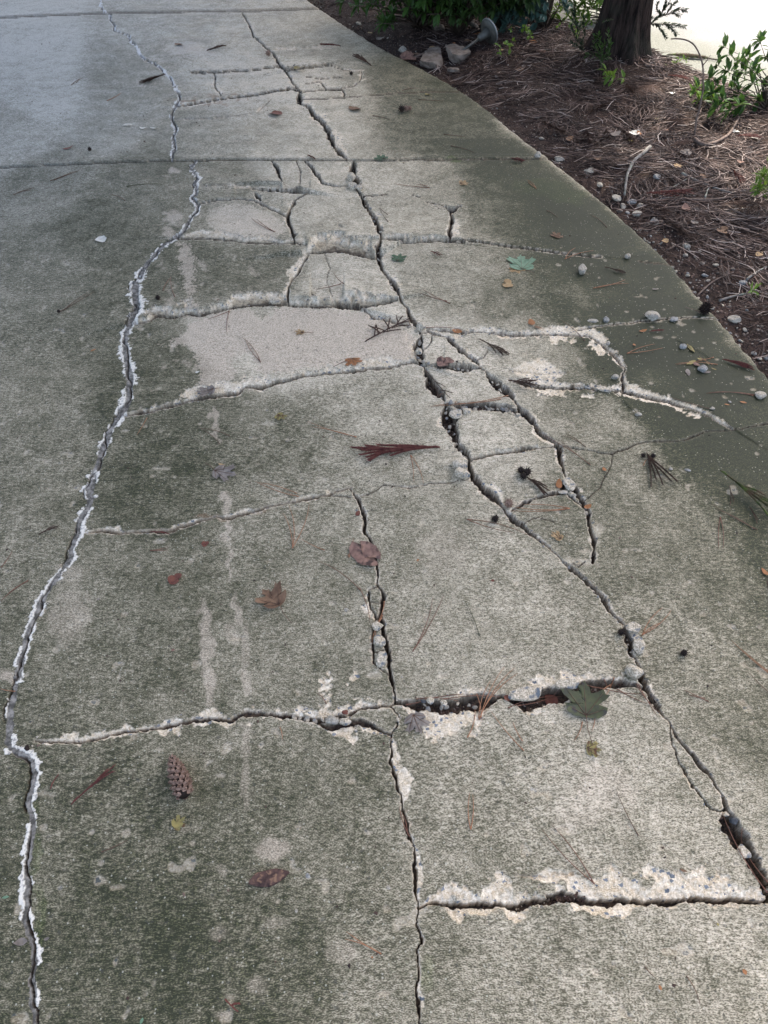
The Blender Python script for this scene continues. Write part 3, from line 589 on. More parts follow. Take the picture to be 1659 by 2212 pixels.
def soil_mat():
    m, nt, b = newmat('bed_soil', .95); co = objco(nt)
    c = mix(nt, remap(nt, noise(nt, co, 60, 5, .7), .35, .65), (.020, .013, .010), (.062, .042, .032))
    c = mix(nt, remap(nt, noise(nt, co, 5, 3), .45, .65), c, (.080, .052, .040))
    v = nd(nt, 'ShaderNodeTexVoronoi', {'Vector': co, 'Scale': 70.0}); vr = nd(nt, 'ShaderNodeSeparateColor', {0: v.outputs['Color']})
    c = mix(nt, mth(nt, 'MULTIPLY', mth(nt, 'LESS_THAN', v.outputs['Distance'], .3), mth(nt, 'GREATER_THAN', vr.outputs[0], .80)), c, (.20, .17, .14))
    nt.links.new(c, b.inputs['Base Color']); bump(nt, b, noise(nt, co, 90, 5, .7), .012, 1.0); b.inputs['Specular IOR Level'].default_value = .15
    return m
M['soil'] = soil_mat()
bed = link('soil_bed', mk_mesh('soil_bed', np.stack([BX, BY, BZ], -1).reshape(-1, 3), F, M['soil']))
tag(bed, 'dark brown mulched soil bed between the driveway and the far road', 'planting bed', kind='structure')
def ground_mat():
    m, nt, b = newmat('far_ground', .95); co = objco(nt)
    c = mix(nt, remap(nt, noise(nt, co, 1.5, 5, .7), .35, .65), (.035, .025, .018), (.07, .06, .035)); nt.links.new(c, b.inputs['Base Color']); return m
g = link('ground', mk_mesh('ground', [(-300, -300, -.3), (300, -300, -.3), (300, 300, -.3), (-300, 300, -.3)], [(0, 1, 2, 3)], ground_mat(), False))
tag(g, 'brown earth running out beyond the paving', 'ground', kind='structure')
def road_mat():
    m, nt, b = newmat('pale_road', .85); co = objco(nt)
    at = nd(nt, 'ShaderNodeAttribute', attribute_name='edge').outputs[2]
    n = noise(nt, co, 90, 4, .7); c = mix(nt, remap(nt, n, .35, .65), (.165, .162, .16), (.275, .27, .27))
    c = mix(nt, mth(nt, 'MULTIPLY', remap(nt, noise(nt, co, 3, 4, .6), .4, .7), .35), c, (.16, .155, .155))
    e = mth(nt, 'ADD', at, mth(nt, 'MULTIPLY', mth(nt, 'SUBTRACT', noise(nt, co, 4, 4), .5), .9))
    c = mix(nt, remap(nt, e, .15, .8, 0, .85), c, mix(nt, remap(nt, n, .4, .6), (.095, .10, .07), (.17, .17, .13)))
    nt.links.new(c, b.inputs['Base Color']); bump(nt, b, n, .003, .8); return m
ta = np.concatenate([np.arange(-3, 6, .06), np.linspace(6, 60, 40)]); tb = np.concatenate([np.arange(-.25, 2.5, .05), np.linspace(2.5, 45, 30)])
TA, TB = np.meshgrid(ta, tb); ta_ = TA - 1.5
RX = RA[0] + rd[0] * ta_ + rn[0] * TB; RY = RA[1] + rd[1] * ta_ + rn[1] * TB
RX2 = RX.ravel(); RY2 = RY.ravel(); m0, m1 = TA.shape
idx = np.arange(m0 * m1).reshape(m0, m1); F = np.stack([idx[:-1, :-1], idx[:-1, 1:], idx[1:, 1:], idx[1:, :-1]], -1).reshape(-1, 4)
RZ = -.012 - .012 * np.exp(-(TB / .3) ** 2).ravel() + (fb(RX2, RY2, 8, 101, 2) - .5) * .006
road = link('road', mk_mesh('road', np.stack([RX2, RY2, RZ], -1), F, road_mat(), attrs={'edge': (1 - sstep(.1, 1.3, TB)).ravel()}))
tag(road, 'sunlit pale concrete road beyond the tree and the bed', 'road', kind='structure')
# ------------------------------------------------------------------ pine straw and bark litter (uncountable)
def needles_mesh(P, A, L, r, bend, nseg=4, zf=None, col=None):
    n = len(P); t = np.linspace(0, 1, nseg); c = np.zeros((n, nseg, 3))
    s = (t[None] - .5) * L[:, None]; cx = np.cos(A)[:, None]; sx = np.sin(A)[:, None]; bb = bend[:, None] * L[:, None] * ((t[None] - .5) ** 2 * 4 - .5)
    c[..., 0] = P[:, 0, None] + s * cx - bb * sx; c[..., 1] = P[:, 1, None] + s * sx + bb * cx
    zz = zf(c[..., 0], c[..., 1]); c[..., 2] = zz.max(1, keepdims=True) * .6 + zz * .4 + P[:, 2, None] + (rng.random((n, 1)) - .5) * .03 * (t[None] - .5)
    V = np.zeros((n, nseg, 3, 3))
    for k in range(3):
        q = 2 * math.pi * k / 3 + .5; taper = (1 - .5 * abs(t - .45))[None]
        V[:, :, k, 0] = c[..., 0] - sx * math.cos(q) * r[:, None] * taper; V[:, :, k, 1] = c[..., 1] + cx * math.cos(q) * r[:, None] * taper; V[:, :, k, 2] = c[..., 2] + math.sin(q) * r[:, None] * taper
    base = (np.arange(n) * nseg * 3)[:, None, None]; i = np.arange(nseg - 1)[None, :, None]; k = np.arange(3)[None, None, :]; k2 = (k + 1) % 3
    F = np.stack([base + i * 3 + k, base + i * 3 + k2, base + (i + 1) * 3 + k2, base + (i + 1) * 3 + k], -1).reshape(-1, 4)
    return V.reshape(-1, 3), F, np.repeat(col, nseg * 3)
def straw_mat():
    m, nt, b = newmat('pine_straw', .7)
    at = nd(nt, 'ShaderNodeAttribute', attribute_name='rnd').outputs[2]
    cr = nt.nodes.new('ShaderNodeValToRGB'); nt.links.new(at, cr.inputs[0]); e = cr.color_ramp.elements
    e[0].position = 0; e[0].color = (.022, .013, .011, 1); e[1].position = 1; e[1].color = (.46, .39, .34, 1)
    for p, c in ((.35, (.052, .033, .027, 1)), (.6, (.135, .088, .070, 1)), (.8, (.25, .19, .16, 1))): x = e.new(p); x.color = c
    nt.links.new(cr.outputs[0], b.inputs['Base Color']); b.inputs['Specular IOR Level'].default_value = .25; return m
NCl = 2700; cx_ = rng.random(NCl * 3) * 6.2 + .3; cy_ = rng.random(NCl * 3) * 9 + 1.2
e_ = cx_ - edge_x(cy_); vis = np.abs(cx_) < .541 * (.669 * cy_ + 1.152) * 1.5 + .5
ok = (e_ > .03) & (road_d(cx_, cy_) < -.03) & vis & (rng.random(len(cx_)) < sstep(.0, .45, e_) * .9 + .06) & (rng.random(len(cx_)) < np.clip(7 / cy_, .3, 1))
cx_ = cx_[ok]; cy_ = cy_[ok]; nC = len(cx_); per = 17
field = (vn(cx_ * 1.3, cy_ * 1.3, 120) * 2.2 + vn(cx_ * 3, cy_ * 3, 121)) * math.pi + rng.normal(0, .5, nC)
cl = np.repeat(np.arange(nC), per); n = len(cl)
P = np.stack([cx_[cl] + rng.normal(0, .045, n), cy_[cl] + rng.normal(0, .045, n), np.abs(rng.normal(.004, .008, n))], 1)
A = field[cl] + rng.normal(0, .28, n); L = rng.uniform(.05, .17, n); r_ = rng.uniform(.0009, .0024, n) * (1 + P[:, 1] * .05)
cl_tone = rng.random(nC)
ok = (P[:, 0] - edge_x(P[:, 1]) > np.where(rng.random(n) < .05, -.05, .015 + .3 * L)) & (road_d(P[:, 0], P[:, 1]) < -.02)
P, A, L, r_, cl = P[ok], A[ok], L[ok], r_[ok], cl[ok]; n = len(P)
v_, f_, c_ = needles_mesh(P, A, L, r_, rng.normal(0, .12, n), zf=lambda x, y: np.where(x < edge_x(y) + .004, .003, bed_z(x, y)), col=np.clip(.25 + .35 * cl_tone[cl] + rng.normal(0, .24, n), 0, 1))
tag(link('pine_straw', mk_mesh('pine_straw', v_, f_, straw_mat(), False, {'rnd': c_})), 'reddish brown pine straw covering the bed', 'pine straw', kind='stuff')
print('STRAW', n, len(v_))
# small chips of bark and grit
def chips(name, X_, Y_, S, zf, mat, label, cat, zo=.3):
    n = len(X_); base = np.array([[-1, -.6, -.25], [1, -.5, -.3], [.8, .6, -.2], [-.7, .7, -.3], [-.6, -.4, .3], [.6, -.3, .35], [.5, .4, .3], [-.5, .45, .28]])
    B = base[None] * (1 + rng.normal(0, .22, (n, 8, 3))); B *= (S[:, None] * rng.uniform(.5, 1.3, (n, 3)) * .5)[:, None]
    a = rng.random(n) * 6.28; tx = rng.normal(0, .35, n)
    Xr = B[..., 0]; Zr = B[..., 2] + B[..., 0] * tx[:, None]; x = Xr * np.cos(a)[:, None] - B[..., 1] * np.sin(a)[:, None]; y = Xr * np.sin(a)[:, None] + B[..., 1] * np.cos(a)[:, None]
    V = np.stack([x + X_[:, None], y + Y_[:, None], Zr + (zf(X_, Y_) + S * .1 * zo)[:, None]], -1).reshape(-1, 3)
    q = np.array([(0, 3, 2, 1), (4, 5, 6, 7), (0, 1, 5, 4), (1, 2, 6, 5), (2, 3, 7, 6), (3, 0, 4, 7)]); F = (np.arange(n) * 8)[:, None, None] + q[None]
    o = link(name, mk_mesh(name, V, F.reshape(-1, 4), mat, False, {'rnd': np.repeat(rng.random(n), 8)})); tag(o, label, cat, kind='stuff'); return o
def chip_mat():
    m, nt, b = newmat('bark_chips', .9)
    at = nd(nt, 'ShaderNodeAttribute', attribute_name='rnd').outputs[2]
    cr = nt.nodes.new('ShaderNodeValToRGB'); nt.links.new(at, cr.inputs[0]); e = cr.color_ramp.elements
    e[0].color = (.022, .012, .009, 1); e[1].color = (.34, .30, .25, 1); x = e.new(.72); x.color = (.085, .048, .033, 1); x = e.new(.93); x.color = (.15, .10, .075, 1)
    nt.links.new(cr.outputs[0], b.inputs['Base Color']); return m
n = 30000; cy_ = rng.random(n) ** 1.3 * 8.5 + 1.2; e_ = np.abs(rng.normal(0, .55, n)) + .012; cx_ = edge_x(cy_) + e_; ok = road_d(cx_, cy_) < -.03; cx_, cy_ = cx_[ok], cy_[ok]
M['chips'] = chip_mat()
chips('bark_mulch', cx_, cy_, rng.uniform(.005, .018, len(cx_)), bed_z, M['chips'], 'fine dark bark mulch and grit along the driveway edge', 'bark mulch')
# organic litter packed in the open gaps between slabs
gx, gy, gs = [], [], []
def gap(s, wid, n, s0=.003, s1=.009):
    Pq = np.array([G(u, v)[:2] for u, v in lst(s)]); seg = np.hypot(*(Pq[1:] - Pq[:-1]).T); cs = np.concatenate([[0], np.cumsum(seg)])
    for k in range(n):
        t = random.random() * cs[-1]; i = min(int(np.searchsorted(cs, t)) - 1, len(seg) - 1); i = max(i, 0); p = Pq[i] + (Pq[i + 1] - Pq[i]) * ((t - cs[i]) / seg[i])
        gx.append(p[0] + random.gauss(0, wid)); gy.append(p[1] + random.gauss(0, wid)); gs.append(random.uniform(s0, s1))
for a in (('1086,1506 1120,1510 1173,1508 1206,1503 1239,1493 1266,1485 1306,1478 1346,1476 1373,1481 1396,1495', .009, 330), ('856,1516 886,1518 920,1521 953,1527 986,1521 1020,1517 1053,1514 1086,1506', .006, 180), ('600,1546 680,1559 760,1559', .004, 70),
          ('960,868 969,901 979,938 989,961 1002,978 1012,998 1016,1022 1040,1049', .008, 240), ('968,873 1002,878 1035,878 1069,878 1100,880 1118,890', .010, 260, .004, .012), ('929,821 945,848 965,875', .008, 160), ('1086,1095 1106,1119 1126,1132', .008, 120),
          ('1566,1741 1583,1801 1606,1831 1629,1874 1659,1931', .009, 160), ('1281,1190 1279,1212', .007, 60), ('1039,798 1075,831 1112,868', .007, 120), ('915,790 1019,795', .007, 120), ('905,748 905,771', .006, 50), ('1366,1413 1389,1463 1399,1493 1426,1533', .006, 120), ('1190,1940 1262,1937', .006, 70), ('666,230 676,247 720,313', .01, 60)):
    gap(*a)
for s_, k_ in CR:
    if k_['w'] >= 8:
        Pq = np.array([G(u, v)[:2] for u, v in lst(s_)]); ln = np.hypot(*(Pq[1:] - Pq[:-1]).T).sum(); gap(s_, .002 + k_['w'] * .00035, int(ln * 150), .003, .008)
gx = np.array(gx); gy = np.array(gy); gs = np.array(gs)
zfun = np.vectorize(zat); gz = zfun(gx, gy); ok = gz < -.008
gx, gy, gs = gx[ok], gy[ok], gs[ok]
rx, ry, rs_ = gx[::1] * 0, gy * 0, gs * 0; gx, gy, gs = gx, gy, gs
kx, ky, ks = [gx, gy, gs]; gx, gy, gs = [], [], []
for s_, k_ in CR:
    if k_['w'] >= 4 and k_.get('cutit', True):
        Pq = np.array([G(u, v)[:2] for u, v in lst(s_)]); ln = np.hypot(*(Pq[1:] - Pq[:-1]).T).sum(); yy = Pq[:, 1].mean(); gap(s_, .008 + k_['w'] * .0008, int(ln * (26 + k_['w'] * 2.2)), .002 + .0005 * yy, .006 + .0012 * yy)
cb = (np.array(gx), np.array(gy), np.array(gs)); gx, gy, gs = kx, ky, ks
chips('concrete_crumbs', *cb, zfun, M['chunk'], 'pale crumbs of broken concrete along the cracks', 'crumbs', .8)
chips('crack_litter', gx, gy, gs, zfun, M['chips'], 'dark soil and crumbled debris lying in the open cracks', 'debris', .8)
# ------------------------------------------------------------------ trees and shrubs
def leafV(L, wd, fold=.25, droop=.15):
    return [(0, 0, 0), (L * .35, wd * .5, wd * fold), (L * .7, wd * .42, wd * fold - droop * L * .4), (L, 0, -droop * L), (L * .7, -wd * .42, wd * fold - droop * L * .4), (L * .35, -wd * .5, wd * fold), (L * .35, 0, 0), (L * .7, 0, -droop * L * .4)]
leafF = [(0, 6, 1), (6, 7, 2, 1), (7, 3, 2), (0, 5, 6), (6, 5, 4, 7), (7, 4, 3)]
class Leaves:
    def __init__(s): s.V = []; s.n = 0
    def add(s, p, d, L, wd, up=None, fold=.2, droop=.15):
        d = Vector(d).normalized(); up = Vector(up or (0, 0, 1)) + Vector((random.gauss(0, .25), random.gauss(0, .25), 0))
        y = up.cross(d)
        if y.length < 1e-3: y = Vector((1, 0, 0)).cross(d)
        y.normalize(); z = d.cross(y); p = Vector(p)
        for a, b, c in leafV(L, wd, fold, droop): q = p + d * a + y * b + z * c; s.V.append((q.x, q.y, q.z))
        s.n += 1
    def build(s, name, mat, parent=None):
        F = []
        for i in range(s.n): F += [tuple(j + i * 8 for j in f) for f in leafF]
        return link(name, mk_mesh(name, s.V, F, mat, False), parent)
def rnd_dir(up=0.0):
    while True:
        v = Vector((random.uniform(-1, 1), random.uniform(-1, 1), random.uniform(-1, 1)))
        if .05 < v.length < 1: v.normalize(); v.z += up; return v.normalized()
def shrub(name, label, base, tips, L, wd, mat, stem_r=.006, per=8, along=4, cat='shrub', group=None, stemmat=None, up=.35, root_up=.0):
    """woody stems from the base to every tip, a whorl of leaves at each tip and some down the stem"""
    t = empty(name, base); tag(t, label, cat, group); st = MB(); lv = Leaves(); b = Vector(base)
    for tip in tips:
        tp = Vector(tip) - b; mid = Vector((tp.x * .35, tp.y * .35, tp.z * .6 + root_up)) + Vector((random.gauss(0, .03), random.gauss(0, .03), 0))
        P = [Vector((0, 0, 0)), mid * .5 + Vector((random.gauss(0, .01), random.gauss(0, .01), 0)), mid, (mid + tp) / 2 + Vector((random.gauss(0, .02), random.gauss(0, .02), random.gauss(0, .015))), tp]
        st.tube(P, [stem_r, stem_r * .8, stem_r * .6, stem_r * .4, stem_r * .22], 5)
        d0 = (tp - P[3]).normalized()
        for k in range(per):
            a = k * 2.4 + random.random(); q = d0.cross(Vector((math.cos(a), math.sin(a), .3))).normalized(); d = q + d0 * random.uniform(.1, .9) + Vector((0, 0, up * random.random()))
            l = L * random.uniform(.65, 1.15); lv.add(tp - d0 * random.random() * L * .25, d, l, wd * l / L * random.uniform(.85, 1.15))
        for k in range(along):
            f = random.uniform(.1, .95); p = P[3] * (1 - f) + tp * f; d = rnd_dir(.4); l = L * random.uniform(.5, 1); lv.add(p, d, l, wd * l / L)
    st.build('stems', stemmat or M['stem'], t); lv.build('foliage', mat, t); return t
def tips_box(n, c, s, zlo=.08, fn=None):
    r = []
    while len(r) < n:
        v = Vector((random.uniform(-1, 1), random.uniform(-1, 1), random.uniform(-1, 1)))
        if v.length > 1: continue
        p = Vector((c[0] + v.x * s[0], c[1] + v.y * s[1], c[2] + v.z * s[2]))
        if p.z < zlo or (fn and not fn(p)): continue
        r.append(p)
    return r
# --- the conifer by the road
def bark_mat():
    m, nt, b = newmat('conifer_bark', .95); co = objco(nt); mp = nd(nt, 'ShaderNodeMapping', {'Vector': co, 'Scale': (1, 1, .12)}).outputs[0]
    n = noise(nt, mp, 45, 5, .65); c = mix(nt, remap(nt, n, .38, .62), (.010, .007, .0055), (.055, .037, .029)); c = mix(nt, remap(nt, noise(nt, co, 7, 3), .5, .7, 0, .5), c, (.035, .038, .025))
    nt.links.new(c, b.inputs['Base Color']); bump(nt, b, n, .02, 1.0); b.inputs['Specular IOR Level'].default_value = .15; return m
M['barkc'] = bark_mat()
def trunk_mesh(r0, h, flare, seed, flutes=7):
    nz, na = 90, 72; zz = np.concatenate([np.linspace(-.12, .9, 50), np.linspace(.95, h, nz - 50)]); a = np.linspace(0, 2 * math.pi, na, endpoint=False)
    ZZ, AA = np.meshgrid(zz, a, indexing='ij'); fl = np.exp(-np.maximum(ZZ, 0) / .16)
    rr = r0 * (1 - .75 * np.clip(ZZ / h, 0, 1)) * (1 + .05 * np.cos(AA * 3 + 1)) + flare * fl * (1 + .55 * np.cos(AA * flutes + seed) * .7 + .3 * np.cos(AA * 3 - seed)) + r0 * .10 * np.exp(-ZZ.clip(0) / .8)
    rid = vn(AA * 9 / 1.0 + vn(AA * 3, ZZ * 2, seed + 3) * 2, ZZ * 2.2, seed + 1); rid2 = vn(AA * 22, ZZ * 4, seed + 2); rr = rr + (rid - .5) * .022 + (rid2 - .5) * .012
    V = np.stack([rr * np.cos(AA), rr * np.sin(AA), ZZ], -1).reshape(-1, 3); idx = np.arange(nz * na).reshape(nz, na); n_ = np.roll(idx, -1, 1)
    return V, np.stack([idx[:-1], n_[:-1], n_[1:], idx[1:]], -1).reshape(-1, 4)
def crown_mesh(cz, rad, hh, n, size, seed, cone=.0, c=(0, 0)):
    g = np.random.default_rng(seed); q = g.normal(size=(n, 3)); q /= np.linalg.norm(q, axis=1)[:, None]; q *= (g.random(n) ** .45)[:, None]
    f = 1 - cone * (q[:, 2] * .5 + .5); C = np.stack([q[:, 0] * rad * f + c[0], q[:, 1] * rad * f + c[1], cz + q[:, 2] * hh], 1)
    cl = g.normal(size=(n // 14 + 1, 3)) * .25 * rad * .4; C += cl[np.arange(n) // 14] * .5
    a = g.normal(size=(n, 3)); a /= np.linalg.norm(a, axis=1)[:, None]; b = np.cross(a, g.normal(size=(n, 3))); b /= np.linalg.norm(b, axis=1)[:, None]
    s = (size * g.uniform(.5, 1.3, n))[:, None]; V = np.stack([C - a * s, C + b * s * .5, C + a * s, C - b * s * .5], 1).reshape(-1, 3)
    return V, np.arange(n * 4).reshape(n, 4)
def big_tree(name, label, x, y, r0, h, flare, seed, crown, mat, group=None):
    t = empty(name, (x, y, float(max(bed_z(x, y), -.3)) - .02)); tag(t, label, 'tree', group)
    v, f = trunk_mesh(r0, h, flare, seed); link('trunk', mk_mesh('trunk', v, f, M['barkc']), t)
    lb = MB(); g = random.Random(seed); cz, rad, hh, n, size, cone = crown[:6]; cc = crown[6] if len(crown) > 6 else (0, 0)
    for k in range(26):
        z = cz - hh * .9 + hh * 1.7 * k / 26; a = k * 2.4; l = rad * (.9 - .5 * k / 26); lb.tube([(0, 0, z), (math.cos(a) * l * .5 + cc[0] * .5, math.sin(a) * l * .5 + cc[1] * .5, z + .1), (math.cos(a) * l + cc[0], math.sin(a) * l + cc[1], z - .15)], [.05, .03, .01], 5)
    lb.build('limbs', M['barkc'], t)
    v, f = crown_mesh(cz, rad, hh, n, size, seed, cone, cc); link('crown', mk_mesh('crown', v, f, mat, False), t)
    return t
conifer = big_tree('conifer_tree', 'dark fluted conifer trunk rising from the mulch beside the pale road', TX, TY, .122, 12.5, .075, 3, (7.0, 3.9, 4.0, 18000, .2, .15, (-1.15, -1.0)), M['fol_conifer'])  # unseen crown offset and widened to shade the driveway and spare the road
# unseen trees, added and sized to keep direct sun off the driveway
SHADE = [(-3.4, 9.4, 7.6, 3.9, 3.2, 11000), (-4.9, 4.6, 8.4, 3.4, 3.2, 9000), (-.6, 11.6, 8.0, 3.7, 3.4, 12000), (-7.5, 12.5, 9.2, 4.2, 3.8, 9000), (1.15, 9.4, 8.2, 2.4, 3.2, 9000)]
for i, (x, y, cz, rad, hh, n) in enumerate(SHADE):
    t = big_tree('shade_tree', 'unseen tall pine tree added to shade the driveway', x, y, .2, cz + hh * .9, .08, 20 + i, (cz, rad, hh, n, .2, .2), M['fol_conifer'], 'trees shading the driveway')
def TP(u, v, y):
    xc = (u - 829.5) / FPX; yc = (1106.0 - v) / FPX; t = y / (CP + yc * SP); return Vector((xc * t, y, H + (-SP + yc * CP) * t))
def dr(p): return p.x - float(edge_x(p.y)) > .12
GR = 'shrubs massed behind the bed'
shrub('leafy_shrub', 'dense dark green shrub whose low branches hang over the driveway edge', (.28, 6.4, -.02), [TP(832, 47, 6.05), TP(826, 50, 6.0), TP(842, 44, 6.1), TP(770, 12, 6.2), TP(800, 6, 6.1), TP(740, 4, 6.3)] + tips_box(210, (.28, 6.35, .42), (.58, .55, .36), .13, dr), .085, .028, M['fol_mid'], .010, 10, 9, group=GR)
shrub('leafy_shrub', 'dark shrub with grey stems behind the fallen path light', (.9, 6.4, -.02), [TP(1005, 12, 6.1), TP(1050, 4, 6.2), TP(960, 2, 6.1)] + tips_box(200, (.86, 6.32, .46), (.44, .46, .36), .17), .085, .028, M['fol_dark'], .010, 10, 9, group=GR)
shrub('leafy_shrub', 'blue green ivy like shrub between the dark shrub and the conifer', (1.22, 6.35, -.02), [TP(u, v, 6.15) for u, v in lst('1060,20 1075,35 1085,15 1095,50 1110,30 1105,10 1125,25 1140,40 1150,15 1160,50 1130,60 1090,62 1150,30 1120,0 1165,5 1060,0 1175,30')] + tips_box(45, (1.15, 6.3, .36), (.28, .28, .26), .12), .075, .042, M['fol_blue'], .006, 6, 5, group=GR)
shrub('leafy_shrub', 'lime green backlit shrub just beyond the trunk', (1.85, 6.7, -.02), [TP(u, v, 6.5) for u, v in lst('1185,10 1200,25 1215,10 1225,35 1240,15 1250,35 1262,20 1270,45 1255,5 1235,50 1210,45 1180,35 1195,0 1220,0 1275,15 1265,55')] + tips_box(45, (1.62, 6.55, .38), (.24, .28, .28), .12), .075, .022, M['fol_lime'], .006, 8, 6, group=GR)
shrub('leafy_shrub', 'tall hedge shrub filling the dark gap farthest behind the bed', (.75, 8.4, -.02), tips_box(110, (.7, 8.5, 1.1), (1.5, .7, 1.1), .1), .11, .04, M['fol_dark'], .02, 12, 9, group=GR)
shrub('leafy_shrub', 'low dark bush between the overhanging shrub and the grey stemmed one', (.55, 6.2, -.02), tips_box(120, (.55, 6.15, .34), (.45, .30, .26), .15), .075, .026, M['fol_dark'], .008, 9, 8, group=GR)
shrub('azalea', 'green azalea leaning in front of the pale road', BP(1655, 240), [TP(u, v, y) for (u, v), y in zip(lst('1503,190 1530,168 1548,140 1562,100 1575,118 1600,150 1640,85 1655,120 1622,180 1592,200 1560,215 1535,200 1650,190 1640,222 1602,230 1580,175 1570,150 1610,120 1690,130 1700,180 1690,90 1590,135 1560,185 1625,150 1545,230 1520,205 1575,240'), [4.75, 4.7, 4.8, 4.85, 4.7, 4.75, 4.6, 4.7, 4.5, 4.6, 4.4, 4.5, 4.6, 4.5, 4.4, 4.8, 4.7, 4.7, 4.6, 4.6, 4.7, 4.8, 4.5, 4.5, 4.35, 4.6, 4.3])], .072, .026, M['fol_mid'], .005, 8, 6, root_up=.02)
shrub('seedling', 'small bright seedling at the foot of the bent stem', BP(1515, 222), [TP(u, v, 4.55) for u, v in lst('1503,190 1496,196 1512,205 1528,205 1540,212 1508,215')], .045, .018, M['fol_lime'], .002, 6, 2, cat='seedling')
for uv, lb in (((1100, 128), 'lime green sprout left of the conifer roots, nearest the path light'), ((1128, 95), 'taller lime sprout under the blue green shrub'), ((1222, 92), 'yellow green sprout touching the conifer root flare')):
    b = BP(*uv); shrub('seedling', lb, b, [b + Vector((random.uniform(-.09, .09), random.uniform(-.06, .06), random.uniform(.03, .11))) for _ in range(7)], .034, .022, M['fol_lime'], .0015, 3, 0, cat='seedling', group='sprouts in the bed')
b = BP(1340, 176); shrub('seedling', 'low yellow green seedling against the front of the trunk', b, [b + Vector((random.uniform(-.12, .10), random.uniform(-.08, 0), random.uniform(.02, .07))) for _ in range(6)], .05, .02, M['fol_lime'], .0015, 4, 0, cat='seedling', group='sprouts in the bed')
b = BP(1455, 150); shrub('seedling', 'tiny lime sprout at the road edge right of the trunk', b, [b + Vector((random.uniform(-.06, .06), random.uniform(-.03, .03), random.uniform(.02, .06))) for _ in range(5)], .03, .016, M['fol_lime'], .0015, 3, 0, cat='seedling', group='sprouts in the bed')
b = BP(1668, 470); shrub('fern', 'light green fronds poking in over the mulch low by the mossy stick', b, [b + Vector((random.uniform(-.12, .06), random.uniform(-.12, .15), random.uniform(.08, .2))) for _ in range(16)], .05, .009, M['fol_lime'], .002, 9, 7, cat='fern')
b = BP(1690, 690); shrub('fern', 'pale frond at the very edge of the mulch near the spiky seed ball', b, [b + Vector((random.uniform(-.12, .02), random.uniform(-.10, .10), random.uniform(.05, .12))) for _ in range(8)], .045, .008, M['fol_lime'], .002, 8, 6, cat='fern')
def conifer_shoot(mb, lv, P, nl, L=.02, wd=.004, sub=5, r=.0025):
    mb.tube(P, [r * (1 - .7 * i / (len(P) - 1)) for i in range(len(P))], 4)
    for i in range(nl):
        f = (i + random.random()) / nl * (len(P) - 1.001); k = int(f); p = P[k].lerp(P[k + 1], f - k); d = (P[k + 1] - P[k]).normalized()
        a = random.random() * 6.28; q = d.cross(Vector((math.cos(a), math.sin(a), .2))).normalized(); lv.add(p, d * 1.0 + q * .9, L * random.uniform(.7, 1.2), wd, None, .1, .05)
def spray(name, label, y, paths, L=.02, wd=.0045, mat='fol_conifer', den=150, r=.0025, cat='branch', group=None):
    base = TP(paths[0][0][0], paths[0][0][1], y); t = empty(name, base); tag(t, label, cat, group); mb = MB(); lv = Leaves()
    for p_ in paths:
        P = [TP(u, v, y + (q[0] if q else 0)) - base for (u, v, *q) in p_]; ln = sum((P[i + 1] - P[i]).length for i in range(len(P) - 1)); conifer_shoot(mb, lv, P, int(ln * den) + 4, L, wd, r=r)
    mb.build('stem', M['stem'], t); lv.build('foliage', M[mat], t)
spray('conifer_branch', 'feathery conifer branch reaching out from the trunk over the pale road', TY, [[(1386, 66), (1405, 52), (1425, 36), (1436, 15), (1440, -4)], [(1405, 52), (1440, 52), (1462, 55), (1480, 58)], [(1425, 36), (1450, 28), (1470, 20), (1484, 22)], [(1427, 34), (1418, 20), (1420, 8)], [(1440, 30), (1452, 12), (1462, 5)], [(1415, 52), (1432, 66), (1440, 82)], [(1435, 52), (1452, 62), (1462, 74)], [(1400, 55), (1403, 45), (1410, 38)], [(1452, 28), (1470, 34)], [(1430, 24), (1447, 6)]], .022, .0075, den=520, r=.004)
spray('conifer_shoot', 'dark feathery shoots growing from the left flank of the conifer', TY - .12, [[(1258, 110), (1248, 70), (1240, 35), (1242, 12)], [(1250, 95), (1238, 72), (1232, 55)], [(1256, 100), (1262, 75), (1258, 50)], [(1246, 70), (1258, 52), (1262, 38)], [(1262, 112), (1245, 100), (1232, 92)], [(1242, 40), (1232, 22)], [(1248, 60), (1236, 45)]], .026, .007, den=420)
spray('conifer_seedling', 'green seedling with upright needles in front of the trunk base', TY - .30, [[(1302, 165), (1299, 130), (1297, 95), (1292, 72)], [(1299, 130), (1312, 110), (1318, 95), (1312, 66)], [(1299, 125), (1285, 100), (1283, 78)], [(1299, 128), (1275, 118), (1266, 120)], [(1300, 126), (1315, 122), (1314, 98)], [(1298, 110), (1306, 92)]], .028, .008, 'fol_mid', 260, cat='seedling')
spray('bark_shoot', 'pair of thin green shoots sprouting from the trunk face', TY - .235, [[(1290, 48), (1289, 28), (1287, 12)], [(1300, 50), (1310, 44), (1322, 42)]], .014, .004, 'fol_mid', 300)
